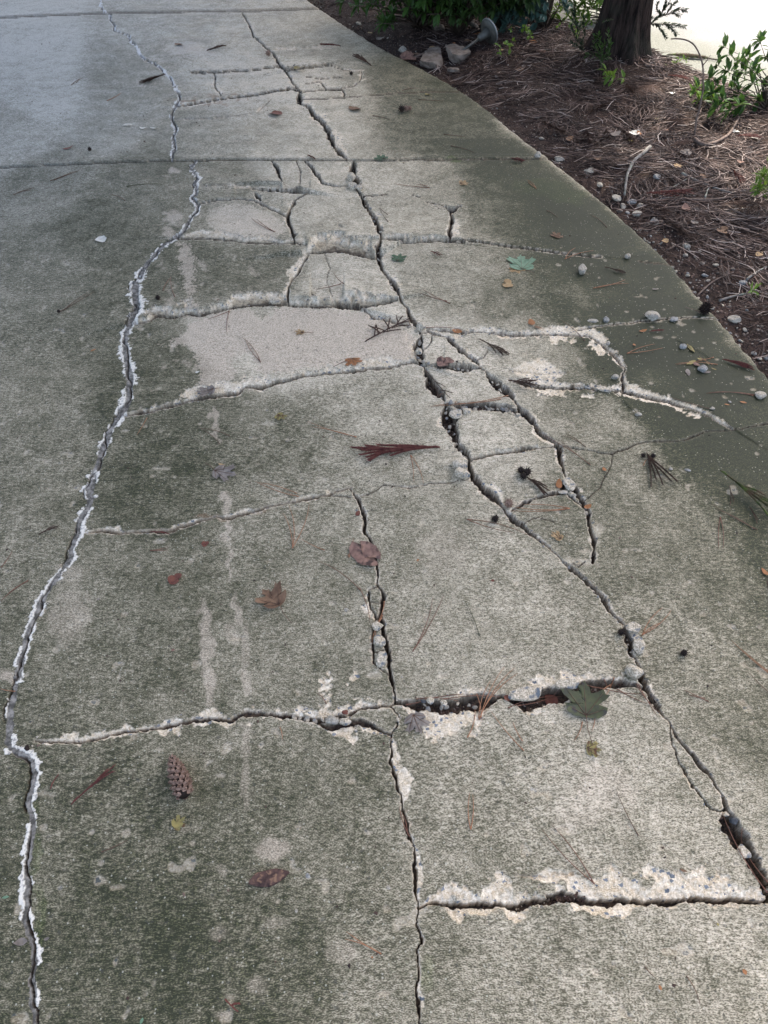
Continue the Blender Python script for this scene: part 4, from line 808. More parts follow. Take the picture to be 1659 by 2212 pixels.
# bent bare stem
def stickobj(name, label, P, r, mat='twig', cat='stick', group=None, n=7, side=()):
    t = MB(); b = Vector(P[0]); Q = [Vector(p) - b for p in P]
    for _ in range(2):
        N = [Q[0]]
        for i in range(len(Q) - 1): N += [Q[i].lerp(Q[i + 1], .5) + Vector((random.gauss(0, r * .35), random.gauss(0, r * .35), 0)), Q[i + 1]]
        Q = [N[0]] + [(N[i - 1] + N[i] * 2 + N[i + 1]) / 4 for i in range(1, len(N) - 1)] + [N[-1]]
    m = len(Q); rr = [r * (1.05 - .5 * i / m) * (1 + .25 * (vn(i * .9, r * 1000, 7) - .5)) for i in range(m)]
    t.tube(Q, rr, n)
    for f, d, l in side:
        k = int(f * (m - 1)); p = Q[k]; d = Vector(d); t.tube([p, p + d * l * .5, p + d * l + Vector((0, 0, l * .15))], [r * .6, r * .45, r * .25], 5)
    o = t.build(name, M[mat], loc=b); tag(o, label, cat, group); return o
b0 = BP(1500, 296); stickobj('bent_stem', 'thin bare stem arching up over the pale road', [b0, TP(1503, 262, b0.y + .03), TP(1512, 232, b0.y + .05), TP(1519, 200, b0.y + .07), TP(1520, 165, b0.y + .1), TP(1518, 133, b0.y + .12), TP(1506, 104, b0.y + .15), TP(1490, 88, b0.y + .18), TP(1470, 83, b0.y + .2), TP(1449, 84, b0.y + .22)], .0055, 'twig', 'stem', side=((.55, (.5, 0, .8), .05),))
def bedstick(name, label, uv, rpx, mat='twig', group='sticks lying on the pine straw', dz=.012, side=()):
    P = [BP(u, v, dz) for u, v in lst(uv)]; s = pxm(*lst(uv)[0]); return stickobj(name, label, P, rpx / s, mat, 'stick', group, side=side)
bedstick('stick', 'thick peeling stick curving round the foot of the bent stem', '1500,300 1512,311 1530,314 1549,307 1568,296 1582,280 1596,252', 4.2, dz=.02)
bedstick('stick', 'pale lichen spotted stick standing out near the driveway edge', '1404,317 1388,334 1370,345 1360,360 1353,378 1349,421', 3.8, 'lichen', dz=.02)
bedstick('stick', 'thin dark twig crossing above the lichen spotted stick', '1376,283 1384,298 1398,308 1416,312 1438,322 1459,337', 2.4)
bedstick('stick', 'straight pale stick with a broken end beside the mossy stick', '1473,374 1500,388 1536,404 1579,416', 3, 'lichen')
bedstick('stick', 'long dark mossy stick reaching to the light green fronds', '1459,429 1500,432 1536,432 1575,426 1609,421 1670,424', 3.2, 'twig', side=((.7, (.2, .7, 0), .12),))
bedstick('stick', 'brown stick forking below the mossy stick', '1569,444 1590,458 1623,472 1665,466', 2.6)
bedstick('stick', 'short light peeled stick on dark mulch', '1554,649 1575,641 1600,636 1621,634', 3, 'lichen')
bedstick('stick', 'pale stick rising toward the border of the mulch', '1613,604 1628,590 1645,581 1665,572', 2.6, 'lichen')
bedstick('stick', 'short black stick lying by the road right of the trunk', '1393,141 1408,143 1430,146', 3.2)
bedstick('stick', 'thin grey stick pointing at the conifer from the bed', '1330,402 1350,385 1371,372', 1.6)
bedstick('stick', 'hooked white twig beside the mossy stick', '1523,428 1527,412 1534,403 1548,398', 1.8, 'lichen')
bedstick('stick', 'slim tan twig across the mulch under the lichen spotted stick', '1415,435 1435,415 1465,398 1486,385', 1.5, 'lichen')
bedstick('stick', 'brown twig behind the tilted flat rocks', '888,128 905,120 925,112 945,110', 3)
bedstick('stick', 'fine brown twig low in the bed beneath two white stones', '1440,540 1465,528 1488,521 1560,512', 1.5)
bedstick('stick', 'forked brown root crossing the darkest mulch', '1505,640 1530,615 1552,600 1585,588', 1.8)
bedstick('stick', 'thin twig between the bent stem and the trunk', '1330,255 1360,248 1395,252 1430,244', 1.8)
bedstick('stick', 'dry twig beside the small yellow leaf in the straw', '1190,262 1215,250 1240,236 1252,225', 1.8)
for uv, lb, sz in (((1030, 60, 945, -5), 'thick leaning grey stem inside the dark shrub', .016), ((985, 55, 955, 15), 'thin grey stem crossing inside the dark shrub', .008)):
    stickobj('bare_branch', lb, [BP(uv[0], uv[1]), TP((uv[0] + uv[2]) / 2, (uv[1] + uv[3]) / 2 + 3, 6.15), TP(uv[2], uv[3], 6.35)], sz, 'lichen', 'branch')
# ------------------------------------------------------------------ rocks and stones
def ico(sub):
    import bmesh
    bm = bmesh.new(); bmesh.ops.create_icosphere(bm, subdivisions=sub, radius=1); V = np.array([v.co[:] for v in bm.verts]); F = [tuple(v.index for v in f.verts) for f in bm.faces]; bm.free(); return V / np.linalg.norm(V, axis=1)[:, None], F
ICO = {2: ico(2), 3: ico(3)}
def rock_mesh(name, sx, sy, sz, mat, seed, sub=3, planes=11, flat=False):
    V, F = ICO[sub]; g = np.random.default_rng(seed); N = g.normal(size=(planes, 3)); N /= np.linalg.norm(N, axis=1)[:, None]; D = g.uniform(.62, .95, planes)
    if flat: N = np.vstack([N * [1, 1, .25], [0, 0, 1], [0, 0, -1]]); N /= np.linalg.norm(N, axis=1)[:, None]; D = np.concatenate([D, [.5, .6]])
    q = V @ N.T; r = np.where(q > .05, D / np.maximum(q, .05), 9).min(1); r = np.minimum(r, 1.05); P = V * r[:, None]
    P *= (1 + (vn(V[:, 0] * 4 + V[:, 2] * 3, V[:, 1] * 4, seed % 97) - .5) * .10)[:, None]
    P = P * [sx, sy, sz]; return mk_mesh(name, P, F, mat, False)
_rs = [100]
def stone(name, label, u, v, wpx, hpx=None, mat='white_stone', z=None, cat='stone', group=None, ht=.6, bedded=False, sub=3, flat=False, sink=.25, rz=None):
    """a stone seen wpx wide (and hpx deep) at reference pixel (u, v)"""
    _rs[0] += 1; s = pxm(u, v); w_ = wpx / s; slope = math.cos(math.atan2(G(u, v)[1], H)); d_ = (hpx or wpx * .7) / s
    d_ = max(min(d_ / max(slope, .3) * .8, w_ * 1.5), w_ * .55)
    h_ = ht * min(w_, d_)
    if bedded: p = BP(u, v)
    else:
        g_ = G(u, v, 0); zz = z if z is not None else ztop(g_[0], g_[1], .004); p = Vector(G(u, v, zz))
    me = rock_mesh(name, w_ / 2 * 1.12, d_ / 2 * 1.12, h_ / 2 * 1.15, M[mat], _rs[0], sub, flat=flat)
    o = link(name, me, None, (p.x, p.y, p.z + h_ / 2 * (1 - sink))); o.rotation_euler = (random.gauss(0, .08), random.gauss(0, .08), random.uniform(-.35, .35) if rz is None else rz); tag(o, label, cat, group); return o
FR = 'flat rocks stacked by the fallen path light'
stone('flat_rock', 'flat grey brown rock at the driveway edge, lowest of the rock pile', 930, 141, 60, 26, 'tanrock', cat='rock', group=FR, bedded=True, flat=True, ht=.4)
stone('flat_rock', 'largest tan rock, blocky, under the path light stem', 989, 130, 64, 28, 'tanrock', cat='rock', group=FR, bedded=True, flat=True, ht=.5)
stone('flat_rock', 'dark flat rock tilted behind the grey brown one', 938, 118, 40, 16, 'tanrock', cat='rock', group=FR, bedded=True, flat=True, ht=.3)
stone('flat_rock', 'small half buried rock in front of the pile', 981, 155, 28, 14, 'tanrock', cat='rock', group=FR, bedded=True, flat=True, ht=.4)
stone('flat_rock', 'lone tan rock under the dark shrub', 945, 68, 26, 14, 'tanrock', cat='rock', bedded=True, ht=.6)
ON = 'stones lying on the driveway'
for a in ((1258, 588, 18, 18, 'white_stone', 'white angular stone with a brown twig touching it, right of the big green leaf', 1.0), (1356, 557, 12, 8, 'white_stone', 'small grey stone close to the curved driveway edge', .7), (1409, 688, 34, 20, 'white_stone', 'biggest tan stone lying over the edge crack', .6),
          (1454, 692, 17, 10, 'blue_stone', 'bluish oval stone right of the biggest tan stone', .6), (1309, 694, 11, 12, 'blue_stone', 'small upright pale stone left of the biggest tan stone', .9), (1280, 694, 20, 8, 'white_stone', 'flat pale flake beside a small upright stone', .3),
          (1474, 751, 15, 10, 'blue_stone', 'blue grey stone touching the long yellow leaf', .6), (1516, 800, 18, 15, 'blue_stone', 'blue grey stone among the crossed yellow leaves', .7), (1378, 898, 14, 9, 'white_stone', 'pale stone on its own below the white rimmed crack', .7),
          (1640, 857, 26, 15, 'white_stone', 'grey stone at the right end of a long orange needle', .6), (1538, 884, 11, 7, 'white_stone', 'small pale stone at the tip of the white rimmed crack', .6), (1328, 817, 15, 10, 'white_stone', 'pale stone perched where two white rimmed cracks meet', .7),
          (665, 1892, 9, 12, 'blue_stone', 'blue chip right of the dark bark piece', .4), (1313, 743, 9, 8, 'white_stone', 'pale pebble on the slab right of a dark sprig', .6), (1448, 1014, 8, 6, 'white_stone', 'tiny white pebble right of the hanging twin sprig', .7),
          (1485, 1016, 12, 6, 'blue_stone', 'tiny blue chip on the mossy slab', .4), (914, 1312, 10, 8, 'white_stone', 'small white chip left of the central crack, above its chunks', .5), (800, 1963, 10, 8, 'white_stone', 'little white chip between the bark piece and the needle pair', .5),
          (1161, 338, 13, 8, 'white_stone', 'small white stone on the joint at the driveway edge', .7), (640, 1968, 7, 8, 'white_stone', 'white flake below the dark bark piece', .4), (1576, 869, 7, 5, 'blue_stone', 'tiny dull chip among orange leaf bits', .5)):
    if a[0] in (914,): a = (748, 1318) + a[2:]
    if a[0] == 800: a = (840, 1917) + a[2:]
    stone('stone', a[5], a[0], a[1], a[2], a[3], a[4], group=ON, ht=a[6], cat='stone')
_st = stone
BE = 'pale stones along the driveway edge'
for a in ((1274, 374, 32, 20, 'white_stone', 'large white stone on the mulch nearest the joint'), (1206, 347, 32, 11, 'white_stone', 'long flat white stone at the end of the joint'), (1296, 401, 15, 9, 'white_stone', 'small white stone below the large white stone'),
          (1331, 431, 25, 15, 'white_stone', 'white stone at the foot of the lichen spotted stick'), (1376, 464, 24, 15, 'white_stone', 'rounded white stone in the lower part of the stone heap'), (1413, 482, 22, 18, 'blue_stone', 'bluish angular stone right of the stone heap'),
          (1483, 534, 21, 16, 'white_stone', 'whitest stone in the middle of the mulch'), (1481, 554, 15, 9, 'white_stone', 'cream stone just below the whitest one'), (1586, 692, 34, 20, 'white_stone', 'big grey white stone beside the spiky seed ball'),
          (1366, 438, 26, 10, 'blue_stone', 'flat pale stone on top of the stone heap'), (1345, 447, 15, 12, 'white_stone', 'rounded stone in the centre of the heap'), (1383, 446, 16, 9, 'white_stone', 'pale stone at the far end of the heap'), (1339, 458, 17, 10, 'tanrock', 'brownish stone at the near side of the heap'),
          (1355, 461, 13, 9, 'blue_stone', 'grey stone tucked low in the heap'), (1418, 385, 20, 10, 'blue_stone', 'blue grey stone half hidden in straw above the heap'), (1583, 582, 12, 9, 'tanrock', 'yellowish pebble on the right side of the mulch'), (1523, 597, 18, 10, 'blue_stone', 'dull grey stone in the lower mulch'),
          (1546, 574, 16, 8, 'white_stone', 'flat grey stone beside the yellowish pebble'), (1604, 612, 22, 10, 'blue_stone', 'pair of grey stones merged on the mulch'), (1517, 570, 16, 8, 'tanrock', 'brown grey flat stone left of the yellowish pebble'), (1510, 545, 12, 7, 'white_stone', 'light pebble right of the cream stone'), (1170, 300, 11, 8, 'white_stone', 'small pale stone in straw above the joint'),
          (1628, 765, 16, 12, 'blue_stone', 'grey stone beside the dark frond on the edge'), (1655, 775, 14, 10, 'blue_stone', 'last grey stone before the picture border'), (869, 110, 22, 9, 'white_stone', 'white stone by the driveway edge, left of the flat rocks'), (775, 53, 14, 9, 'white_stone', 'white stone under the low shrub branch'), (1440, 372, 11, 12, 'tanrock', 'tan curled chip in the straw'), (1330, 474, 11, 7, 'tanrock', 'brown pebble touching the slab by the heap')):
    stone('stone', a[5], a[0], a[1], a[2] * .76, a[3] * .76, a[4], group=BE, bedded=True, sink=.45)
random.seed(21)
prot = [rock_mesh('pebble', .5, .42, .3, M[m_], 400 + i, 2) for i, m_ in enumerate(['white_stone', 'chunk', 'white_stone', 'blue_stone', 'tanrock', 'white_stone'])]
def peb(p, s, label, group, cat='pebble', mi=None):
    o = link('pebble', prot[random.randrange(6) if mi is None else mi], None, p); o.scale = (s, s * random.uniform(.7, 1.1), s * random.uniform(.6, 1)); o.rotation_euler = (random.gauss(0, .4), random.gauss(0, .4), random.random() * 6.28); tag(o, label, cat, group)
for i in range(95):
    y = random.choice([random.uniform(2.2, 3.3), random.uniform(1.9, 3.2), random.uniform(1.6, 5)]); x = float(edge_x(y)) + .02 + abs(random.gauss(0, .10)); s = random.uniform(.008, .022)
    peb((x, y, float(bed_z(x, y)) + s * .2), s, 'small pebble in the mulch strip along the driveway edge', 'pebbles along the driveway edge')
def crack_peb(uvs, n, s0, s1, wid, label, zz=-.008):
    Pq = np.array([G(u, v)[:2] for u, v in lst(uvs)]); seg = np.hypot(*(Pq[1:] - Pq[:-1]).T); cs = np.concatenate([[0], np.cumsum(seg)])
    for k in range(n):
        t = (k + .5 + random.uniform(-.3, .3)) / n * cs[-1]; i = max(0, min(int(np.searchsorted(cs, t)) - 1, len(seg) - 1)); p = Pq[i] + (Pq[i + 1] - Pq[i]) * ((t - cs[i]) / seg[i])
        x, y = p[0] + random.gauss(0, wid), p[1] + random.gauss(0, wid); s = random.uniform(s0, s1)
        zf_ = zat(x, y); peb((x, y, max(zf_ + s * .25, zz - s * .3)), s, label, label.replace('pebble', 'pebbles'), mi=random.choice([0, 1, 1, 2, 3, 5]))
crack_peb('968,873 1002,878 1035,878 1069,878 1095,880 1118,890', 30, .012, .024, .009, 'pebble packed in the short gravel filled gap')
crack_peb('1092,878 1110,890 1130,903', 12, .012, .022, .008, 'pebble spilled at the end of the gravel filled gap')
crack_peb('915,790 969,795 1019,795 1040,799', 16, .010, .020, .005, 'pebble in the gap below the brown folded leaf', -.004)
crack_peb('630,1548 680,1556 720,1552 756,1548', 15, .010, .019, .004, 'pebble in the long crack left of the wedge chunk', -.002)
crack_peb('905,712 905,748 905,771 912,790', 9, .012, .022, .004, 'pebble in the crack beside the dark curled sprig', -.002)
crack_peb('1240,836 1290,838 1330,842', 14, .010, .020, .004, 'pebble lying along the white rimmed crack', .002)
crack_peb('970,722 1045,720 1110,722', 9, .008, .014, .004, 'pebble along the rim of the speckled slab edge', .0)
crack_peb('1230,1055 1250,1085 1275,1110', 8, .008, .014, .005, 'pebble in the crack below the small orange leaf', -.004)
crack_peb('782,424 809,471 824,521 817,561 842,604 859,644', 16, .010, .020, .005, 'pebble down the crack beside the narrow small slabs', -.004)
crack_peb('1209,1205 1273,1262 1319,1315 1343,1343 1366,1413', 14, .007, .015, .004, 'pebble in the long crack on the right, above the corner chunk', -.004)
crack_peb('945,848 965,875 979,938 1002,978 1012,998', 12, .010, .020, .006, 'pebble in the wide dark crack left of the fan shaped slab', -.006)
crack_peb('1039,798 1075,831 1112,868', 10, .009, .018, .005, 'pebble in the crack right of the folded leaf', -.004)
crack_peb('616,150 660,147 700,143', 7, .012, .024, .006, 'pebble along the far broken step', -.002)
crack_peb('900,1518 960,1524 1000,1520 1040,1515', 7, .010, .018, .004, 'pebble in the needle filled gap', -.010)
CH = 'loose concrete chunks wedged in the cracks'
for a in ((1368, 1457, 34, 40, 'squarish concrete chunk wedged in the corner of the long crack', .9, 0), (1223, 1480, 58, 34, 'tan flat chunk behind the dark olive leaf', .45, 1), (1137, 1502, 72, 30, 'long flat chunk left of the tan chunk in the needle filled gap', .4, 1), (1378, 1398, 26, 42, 'white speckled chunk in the narrow crack above the corner', .8, 0),
          (1366, 1358, 36, 32, 'smooth grey chunk at the bend of the long crack', .6, 1), (993, 1007, 30, 22, 'rough round chunk, upper of two at the crack crossing', .8, 0), (998, 1027, 30, 26, 'rough round chunk, lower of two at the crack crossing', .8, 0), (909, 711, 20, 14, 'bluish chunk at the node above the speckled slabs', .8, 0),
          (760, 387, 17, 16, 'round pale chunk in the crack just below the joint', .9, 0), (762, 404, 18, 12, 'second pale chunk, just under the round one near the joint', .7, 0), (777, 408, 14, 10, 'brown grey chunk right of the two pale ones near the joint', .7, 0), (1227, 1046, 26, 34, 'flat chunk between the small orange leaf and the crack', .5, 1),
          (905, 762, 14, 12, 'blue grey chunk squeezed below the bluish one', .8, 0), (596, 653, 26, 12, 'broken chunk in the left part of the stepped crack', .6, 0), (985, 1941, 21, 21, 'round tan pebble balanced on the broken rim in the foreground', 1.0, 0), (1604, 1843, 26, 36, 'white elongated chunk deep in the foreground crack', .7, 0),
          (1584, 1774, 18, 20, 'dark round stone in the foreground crack', .8, 2), (1567, 1760, 14, 12, 'small grey stone at the top of the foreground gap', .8, 0), (1648, 1862, 22, 20, 'grey chunk against the right wall of the foreground gap', .7, 0), (718, 1557, 26, 22, 'blue white chunk left of the wedge chunk', .7, 3),
          (745, 1560, 24, 18, 'tan chunk touching the wedge chunk', .7, 0), (746, 1540, 14, 12, 'rusty brown stone beside the wedge chunk', .8, 4), (816, 1355, 22, 20, 'tan chunk in the central crack under the oval plates', .8, 0), (819, 1388, 24, 30, 'cream chunk with dark lines, middle of the central crack', .7, 0),
          (824, 1428, 28, 42, 'long cream chunk, lowest in the central crack', .5, 1), (930, 1516, 17, 16, 'round white stone in the needle filled gap', .9, 0), (958, 1520, 14, 14, 'pale stone right of the round white one in the needle filled gap', .9, 0), (914, 1516, 12, 10, 'dark stone left of the round white one in the needle filled gap', .8, 2),
          (1008, 890, 18, 16, 'blocky chunk below the gravel filled gap', .6, 0), (986, 895, 30, 22, 'flat chunk at the left corner of the fan shaped slab', .35, 1), (1305, 842, 30, 14, 'dull flat chunk on the white rimmed crack', .4, 1), (1215, 1065, 20, 8, 'white triangular chip by the small orange leaf', .6, 3), (860, 1556, 8, 12, 'small pale chip at the centre crossing', .7, 0)):
    mt = ['chunk', 'chunk', 'dark_stone', 'white_stone', 'l_red'][a[6]]
    stone('concrete_chunk', a[4], a[0], a[1], a[2], a[3], mt, z=.0015 - (.012 if a[1] > 1700 and a[0] > 1500 else 0), cat='chunk', group=CH, ht=a[5], flat=a[6] == 1, sink=.45)
# ------------------------------------------------------------------ the fallen path light
pb = BP(1052, 104); L0 = pb; pe = BP(993, 114, .05); ax = (Vector((pb.x, pb.y, pb.z + .095)) - Vector((pe.x, pe.y, pe.z))); ax.normalize()
pl = empty('path_light', pb); tag(pl, 'fallen grey path light lying on the straw with its round hood up', 'garden light')
hc = Vector((0, 0, .098)); s_ = MB(); s_.tube([pe - pb, hc - ax * .085], [.0095, .0095], 10); s_.build('stem', M['metal'], pl)
s_ = MB(); s_.tube([hc - ax * .095, hc - ax * .085, hc - ax * .05, hc - ax * .012], [.012, .022, .026, .040], 16); s_.build('lamp_body', M['metal'], pl)
s_ = MB(); s_.tube([hc - ax * .014, hc - ax * .004, hc + ax * .004], [.030, .078, .080], 32); s_.build('hood', M['metal'], pl)
s_ = MB(); s_.tube([hc + ax * .0045, hc + ax * .012, hc + ax * .014], [.083, .083, .070], 32); s_.build('hood_rim', M['lamp_edge'], pl)
# ------------------------------------------------------------------ fallen leaves
def SP_(u, v, dz=.0):
    g_ = G(u, v); z = ztop(g_[0], g_[1], .006); return Vector(G(u, v, z + dz))
MAPLE = [(1, 0), (.84, .07), (.80, .15), (.70, .10), (.62, .14), (.66, .27), (.78, .44), (.66, .43), (.62, .54), (.50, .47), (.40, .36), (.27, .30), (.26, .46), (.16, .42), (.06, .40), (-.04, .24), (-.05, .08)]
OVAL = [(1, 0), (.88, .10), (.7, .19), (.5, .23), (.3, .21), (.12, .13), (0, .04)]
SCRAP = [(1, 0), (.9, .2), (.7, .3), (.62, .22), (.45, .40), (.2, .33), (.05, .2), (0, .05)]
def leaf(name, label, base, tip, mat='l_brown', kind='m', wd=1.0, curl=.25, stem=None, seed=0, cat='leaf', group=None, dz=.002, bedded=False, drop=(), fold=0):
    """base and tip in reference pixels; curl raises the lobes; stem: pixel of the stalk's far end"""
    f_ = (lambda u, v, d=0: BP(u, v, d + .012)) if bedded else SP_
    b = f_(base[0], base[1], dz); t = f_(tip[0], tip[1], dz); d = t - b; L = math.hypot(d.x, d.y); d = Vector((d.x, d.y, 0)).normalized(); s = Vector((-d.y, d.x, 0))
    g = np.random.default_rng(seed + 7); O = {'m': MAPLE, 'o': OVAL, 's': SCRAP}[kind]; half = [(x + g.normal(0, .012), y * wd + g.normal(0, .012)) for x, y in O]; oth = [(x + g.normal(0, .02), -y * wd + g.normal(0, .02)) for x, y in O[1:]][::-1]
    out_ = half + oth; n = len(out_); c = (.32, 0); V = [(c[0], c[1], 0)]; NRg = 5; ph = g.random() * 6
    for r_ in range(1, NRg + 1):
        f = r_ / NRg
        for i, (x, y) in enumerate(out_):
            px, py = c[0] + (x - c[0]) * f, c[1] + (y - c[1]) * f; rr = math.hypot(px - c[0], py - c[1]); a = math.atan2(py, px - c[0])
            z = curl * rr ** 1.7 * (.6 + .6 * math.sin(a * 2 + ph)) + .04 * abs(curl) * math.sin(px * 14 + ph) + fold * abs(py)
            V.append((px, py, max(z, -.01)))
    F = [(0, 1 + i, 1 + (i + 1) % n) for i in range(n)]
    for r_ in range(NRg - 1):
        for i in range(n): F.append((1 + r_ * n + i, 1 + (r_ + 1) * n + i, 1 + (r_ + 1) * n + (i + 1) % n, 1 + r_ * n + (i + 1) % n))
    W_ = [tuple(d * (x * L) + s * (y * L) + Vector((0, 0, z * L + .001))) for x, y, z in V]
    if kind == 'm' or stem:
        root = empty(name, b); tag(root, label, cat, group); link('blade', mk_mesh('blade', W_, F, M[mat], True), root)
        vm = MB()
        if kind == 'm' and L > .03:
            zc = lambda x, y: min((abs(v[0] - x) + abs(v[1] - y), v[2]) for v in V)[1]
            for tx, ty in ((.95, 0), (.70, .42 * wd), (.70, -.42 * wd), (.22, .42 * wd), (.22, -.42 * wd)):
                vm.tube([d * (tx * q * L) + s * (ty * q * L) + Vector((0, 0, zc(tx * q, ty * q) * L + .0014)) for q in (0, .33, .66, .92)], [.0011, .0008, .0006, .0004], 4)
        if stem:
            e = f_(stem[0], stem[1], .004) - b; m_ = e * .5 + s * e.length * .06 + Vector((0, 0, .004)); vm.tube([Vector((0, 0, .002)), m_, e], [.0011, .0009, .0009], 5)
        if vm.v: vm.build('stalk', M['needle_b'], root)
        return root
    o = link(name, mk_mesh(name, W_, F, M[mat], True), None, b); tag(o, label, cat, group); return o
GL = 'fallen maple leaves on the driveway'
leaf('maple_leaf', 'pale green maple leaf lying on a tan one', (1128, 582), (1124, 549), 'l_green', wd=.9, curl=.12, stem=(1154, 590), seed=1, group=GL)
leaf('maple_leaf', 'tan maple leaf mostly under the pale green one', (1112, 577), (1122, 592), 'l_tan', wd=1.2, curl=.08, seed=2, group=GL, dz=.0)
leaf('leaf_scrap', 'torn tan leaf scrap below the pale green maple leaf', (1097, 622), (1096, 606), 'l_tan', 's', seed=3)
leaf('maple_leaf', 'dark green maple leaf right of the narrowest crack junction', (858, 564), (866, 548), 'l_dgreen', wd=1.0, curl=.12, seed=4, group=GL)
leaf('maple_leaf', 'small tan maple leaf on the pink washed slab', (656, 719), (636, 717), 'l_tan', wd=1.0, curl=.2, stem=(677, 719), seed=5, group=GL)
leaf('maple_leaf', 'orange brown maple leaf with a stalk of needles across it', (760, 775), (768, 792), 'l_orange', wd=1.3, curl=.2, stem=(720, 792), seed=6, group=GL)
leaf('maple_leaf', 'greyish maple leaf lying over the faint crack on the mossy slab', (462, 842), (418, 851), 'l_grey', wd=.8, curl=.3, stem=(474, 838), seed=7, group=GL)
leaf('maple_leaf', 'slate grey maple leaf with a dark stalk', (464, 1017), (514, 1027), 'l_grey', wd=.9, curl=.1, stem=(443, 1000), seed=8, group=GL)
leaf('maple_leaf', 'large curled brown maple leaf with raised lobes', (603, 1306), (566, 1272), 'l_brown', wd=1.15, curl=.42, stem=(630, 1346), seed=9, group=GL)
leaf('crumpled_leaf', 'crumpled red brown leaf covering the central crack', (770, 1212), (812, 1182), 'l_pinkish', 's', wd=1.9, curl=.22, seed=10)
leaf('maple_leaf', 'big dark olive maple leaf over the needle filled gap', (1266, 1546), (1255, 1483), 'l_olive', wd=1.15, curl=.12, stem=(1280, 1608), seed=11, group=GL, dz=.006)
leaf('maple_leaf', 'small yellow green leaf at the end of the olive leaf stalk', (1268, 1616), (1300, 1622), 'l_yell', wd=1.2, curl=.3, seed=12, group=GL)
leaf('maple_leaf', 'grey brown maple leaf just below the centre crossing', (893, 1545), (910, 1588), 'l_grey', wd=1.15, curl=.2, seed=13, group=GL)
leaf('maple_leaf', 'little yellowish torn leaf below the pine cone', (376, 1786), (402, 1766), 'l_yell', wd=1.1, curl=.3, seed=14, group=GL)
leaf('crumpled_leaf', 'curled reddish leaf left of the big brown maple leaf', (366, 1261), (392, 1240), 'l_red', 's', wd=1.1, curl=.5, seed=15)
leaf('leaf_scrap', 'small round red brown leaf on the mid slab', (436, 1178), (452, 1172), 'l_red', 's', wd=1.3, curl=.3, seed=16)
leaf('crumpled_leaf', 'brown grey folded leaf over the pebble filled gap', (945, 790), (980, 780), 'l_pinkish', 's', wd=1.2, curl=.1, seed=17, fold=.35)
leaf('maple_leaf', 'green maple leaf lying across the joint', (831, 344), (813, 337), 'l_dgreen', wd=1.3, curl=.15, seed=18, group=GL)
leaf('maple_leaf', 'curled brown leaf on the joint beside the moss', (998, 345), (1017, 338), 'l_grey', wd=1.3, curl=.5, seed=19, group=GL)
leaf('maple_leaf', 'pale tan maple leaf alone below the joint', (993, 396), (1014, 396), 'l_tan', wd=1.2, curl=.15, seed=20, group=GL)
leaf('maple_leaf', 'tiny brown maple leaf on the darkest green slab', (1197, 512), (1210, 505), 'l_brown', wd=1.3, curl=.2, seed=21, group=GL)
leaf('maple_leaf', 'tan maple leaf pair at the chipped slab edge', (1212, 1165), (1190, 1148), 'l_tan', wd=.8, curl=.25, seed=22, group=GL)
leaf('maple_leaf', 'yellow moth like leaf bits on the mossy slab', (600, 896), (616, 908), 'l_yell', wd=1.0, curl=.2, seed=23, group=GL)
OL = 'small oval leaves dropped on the driveway'
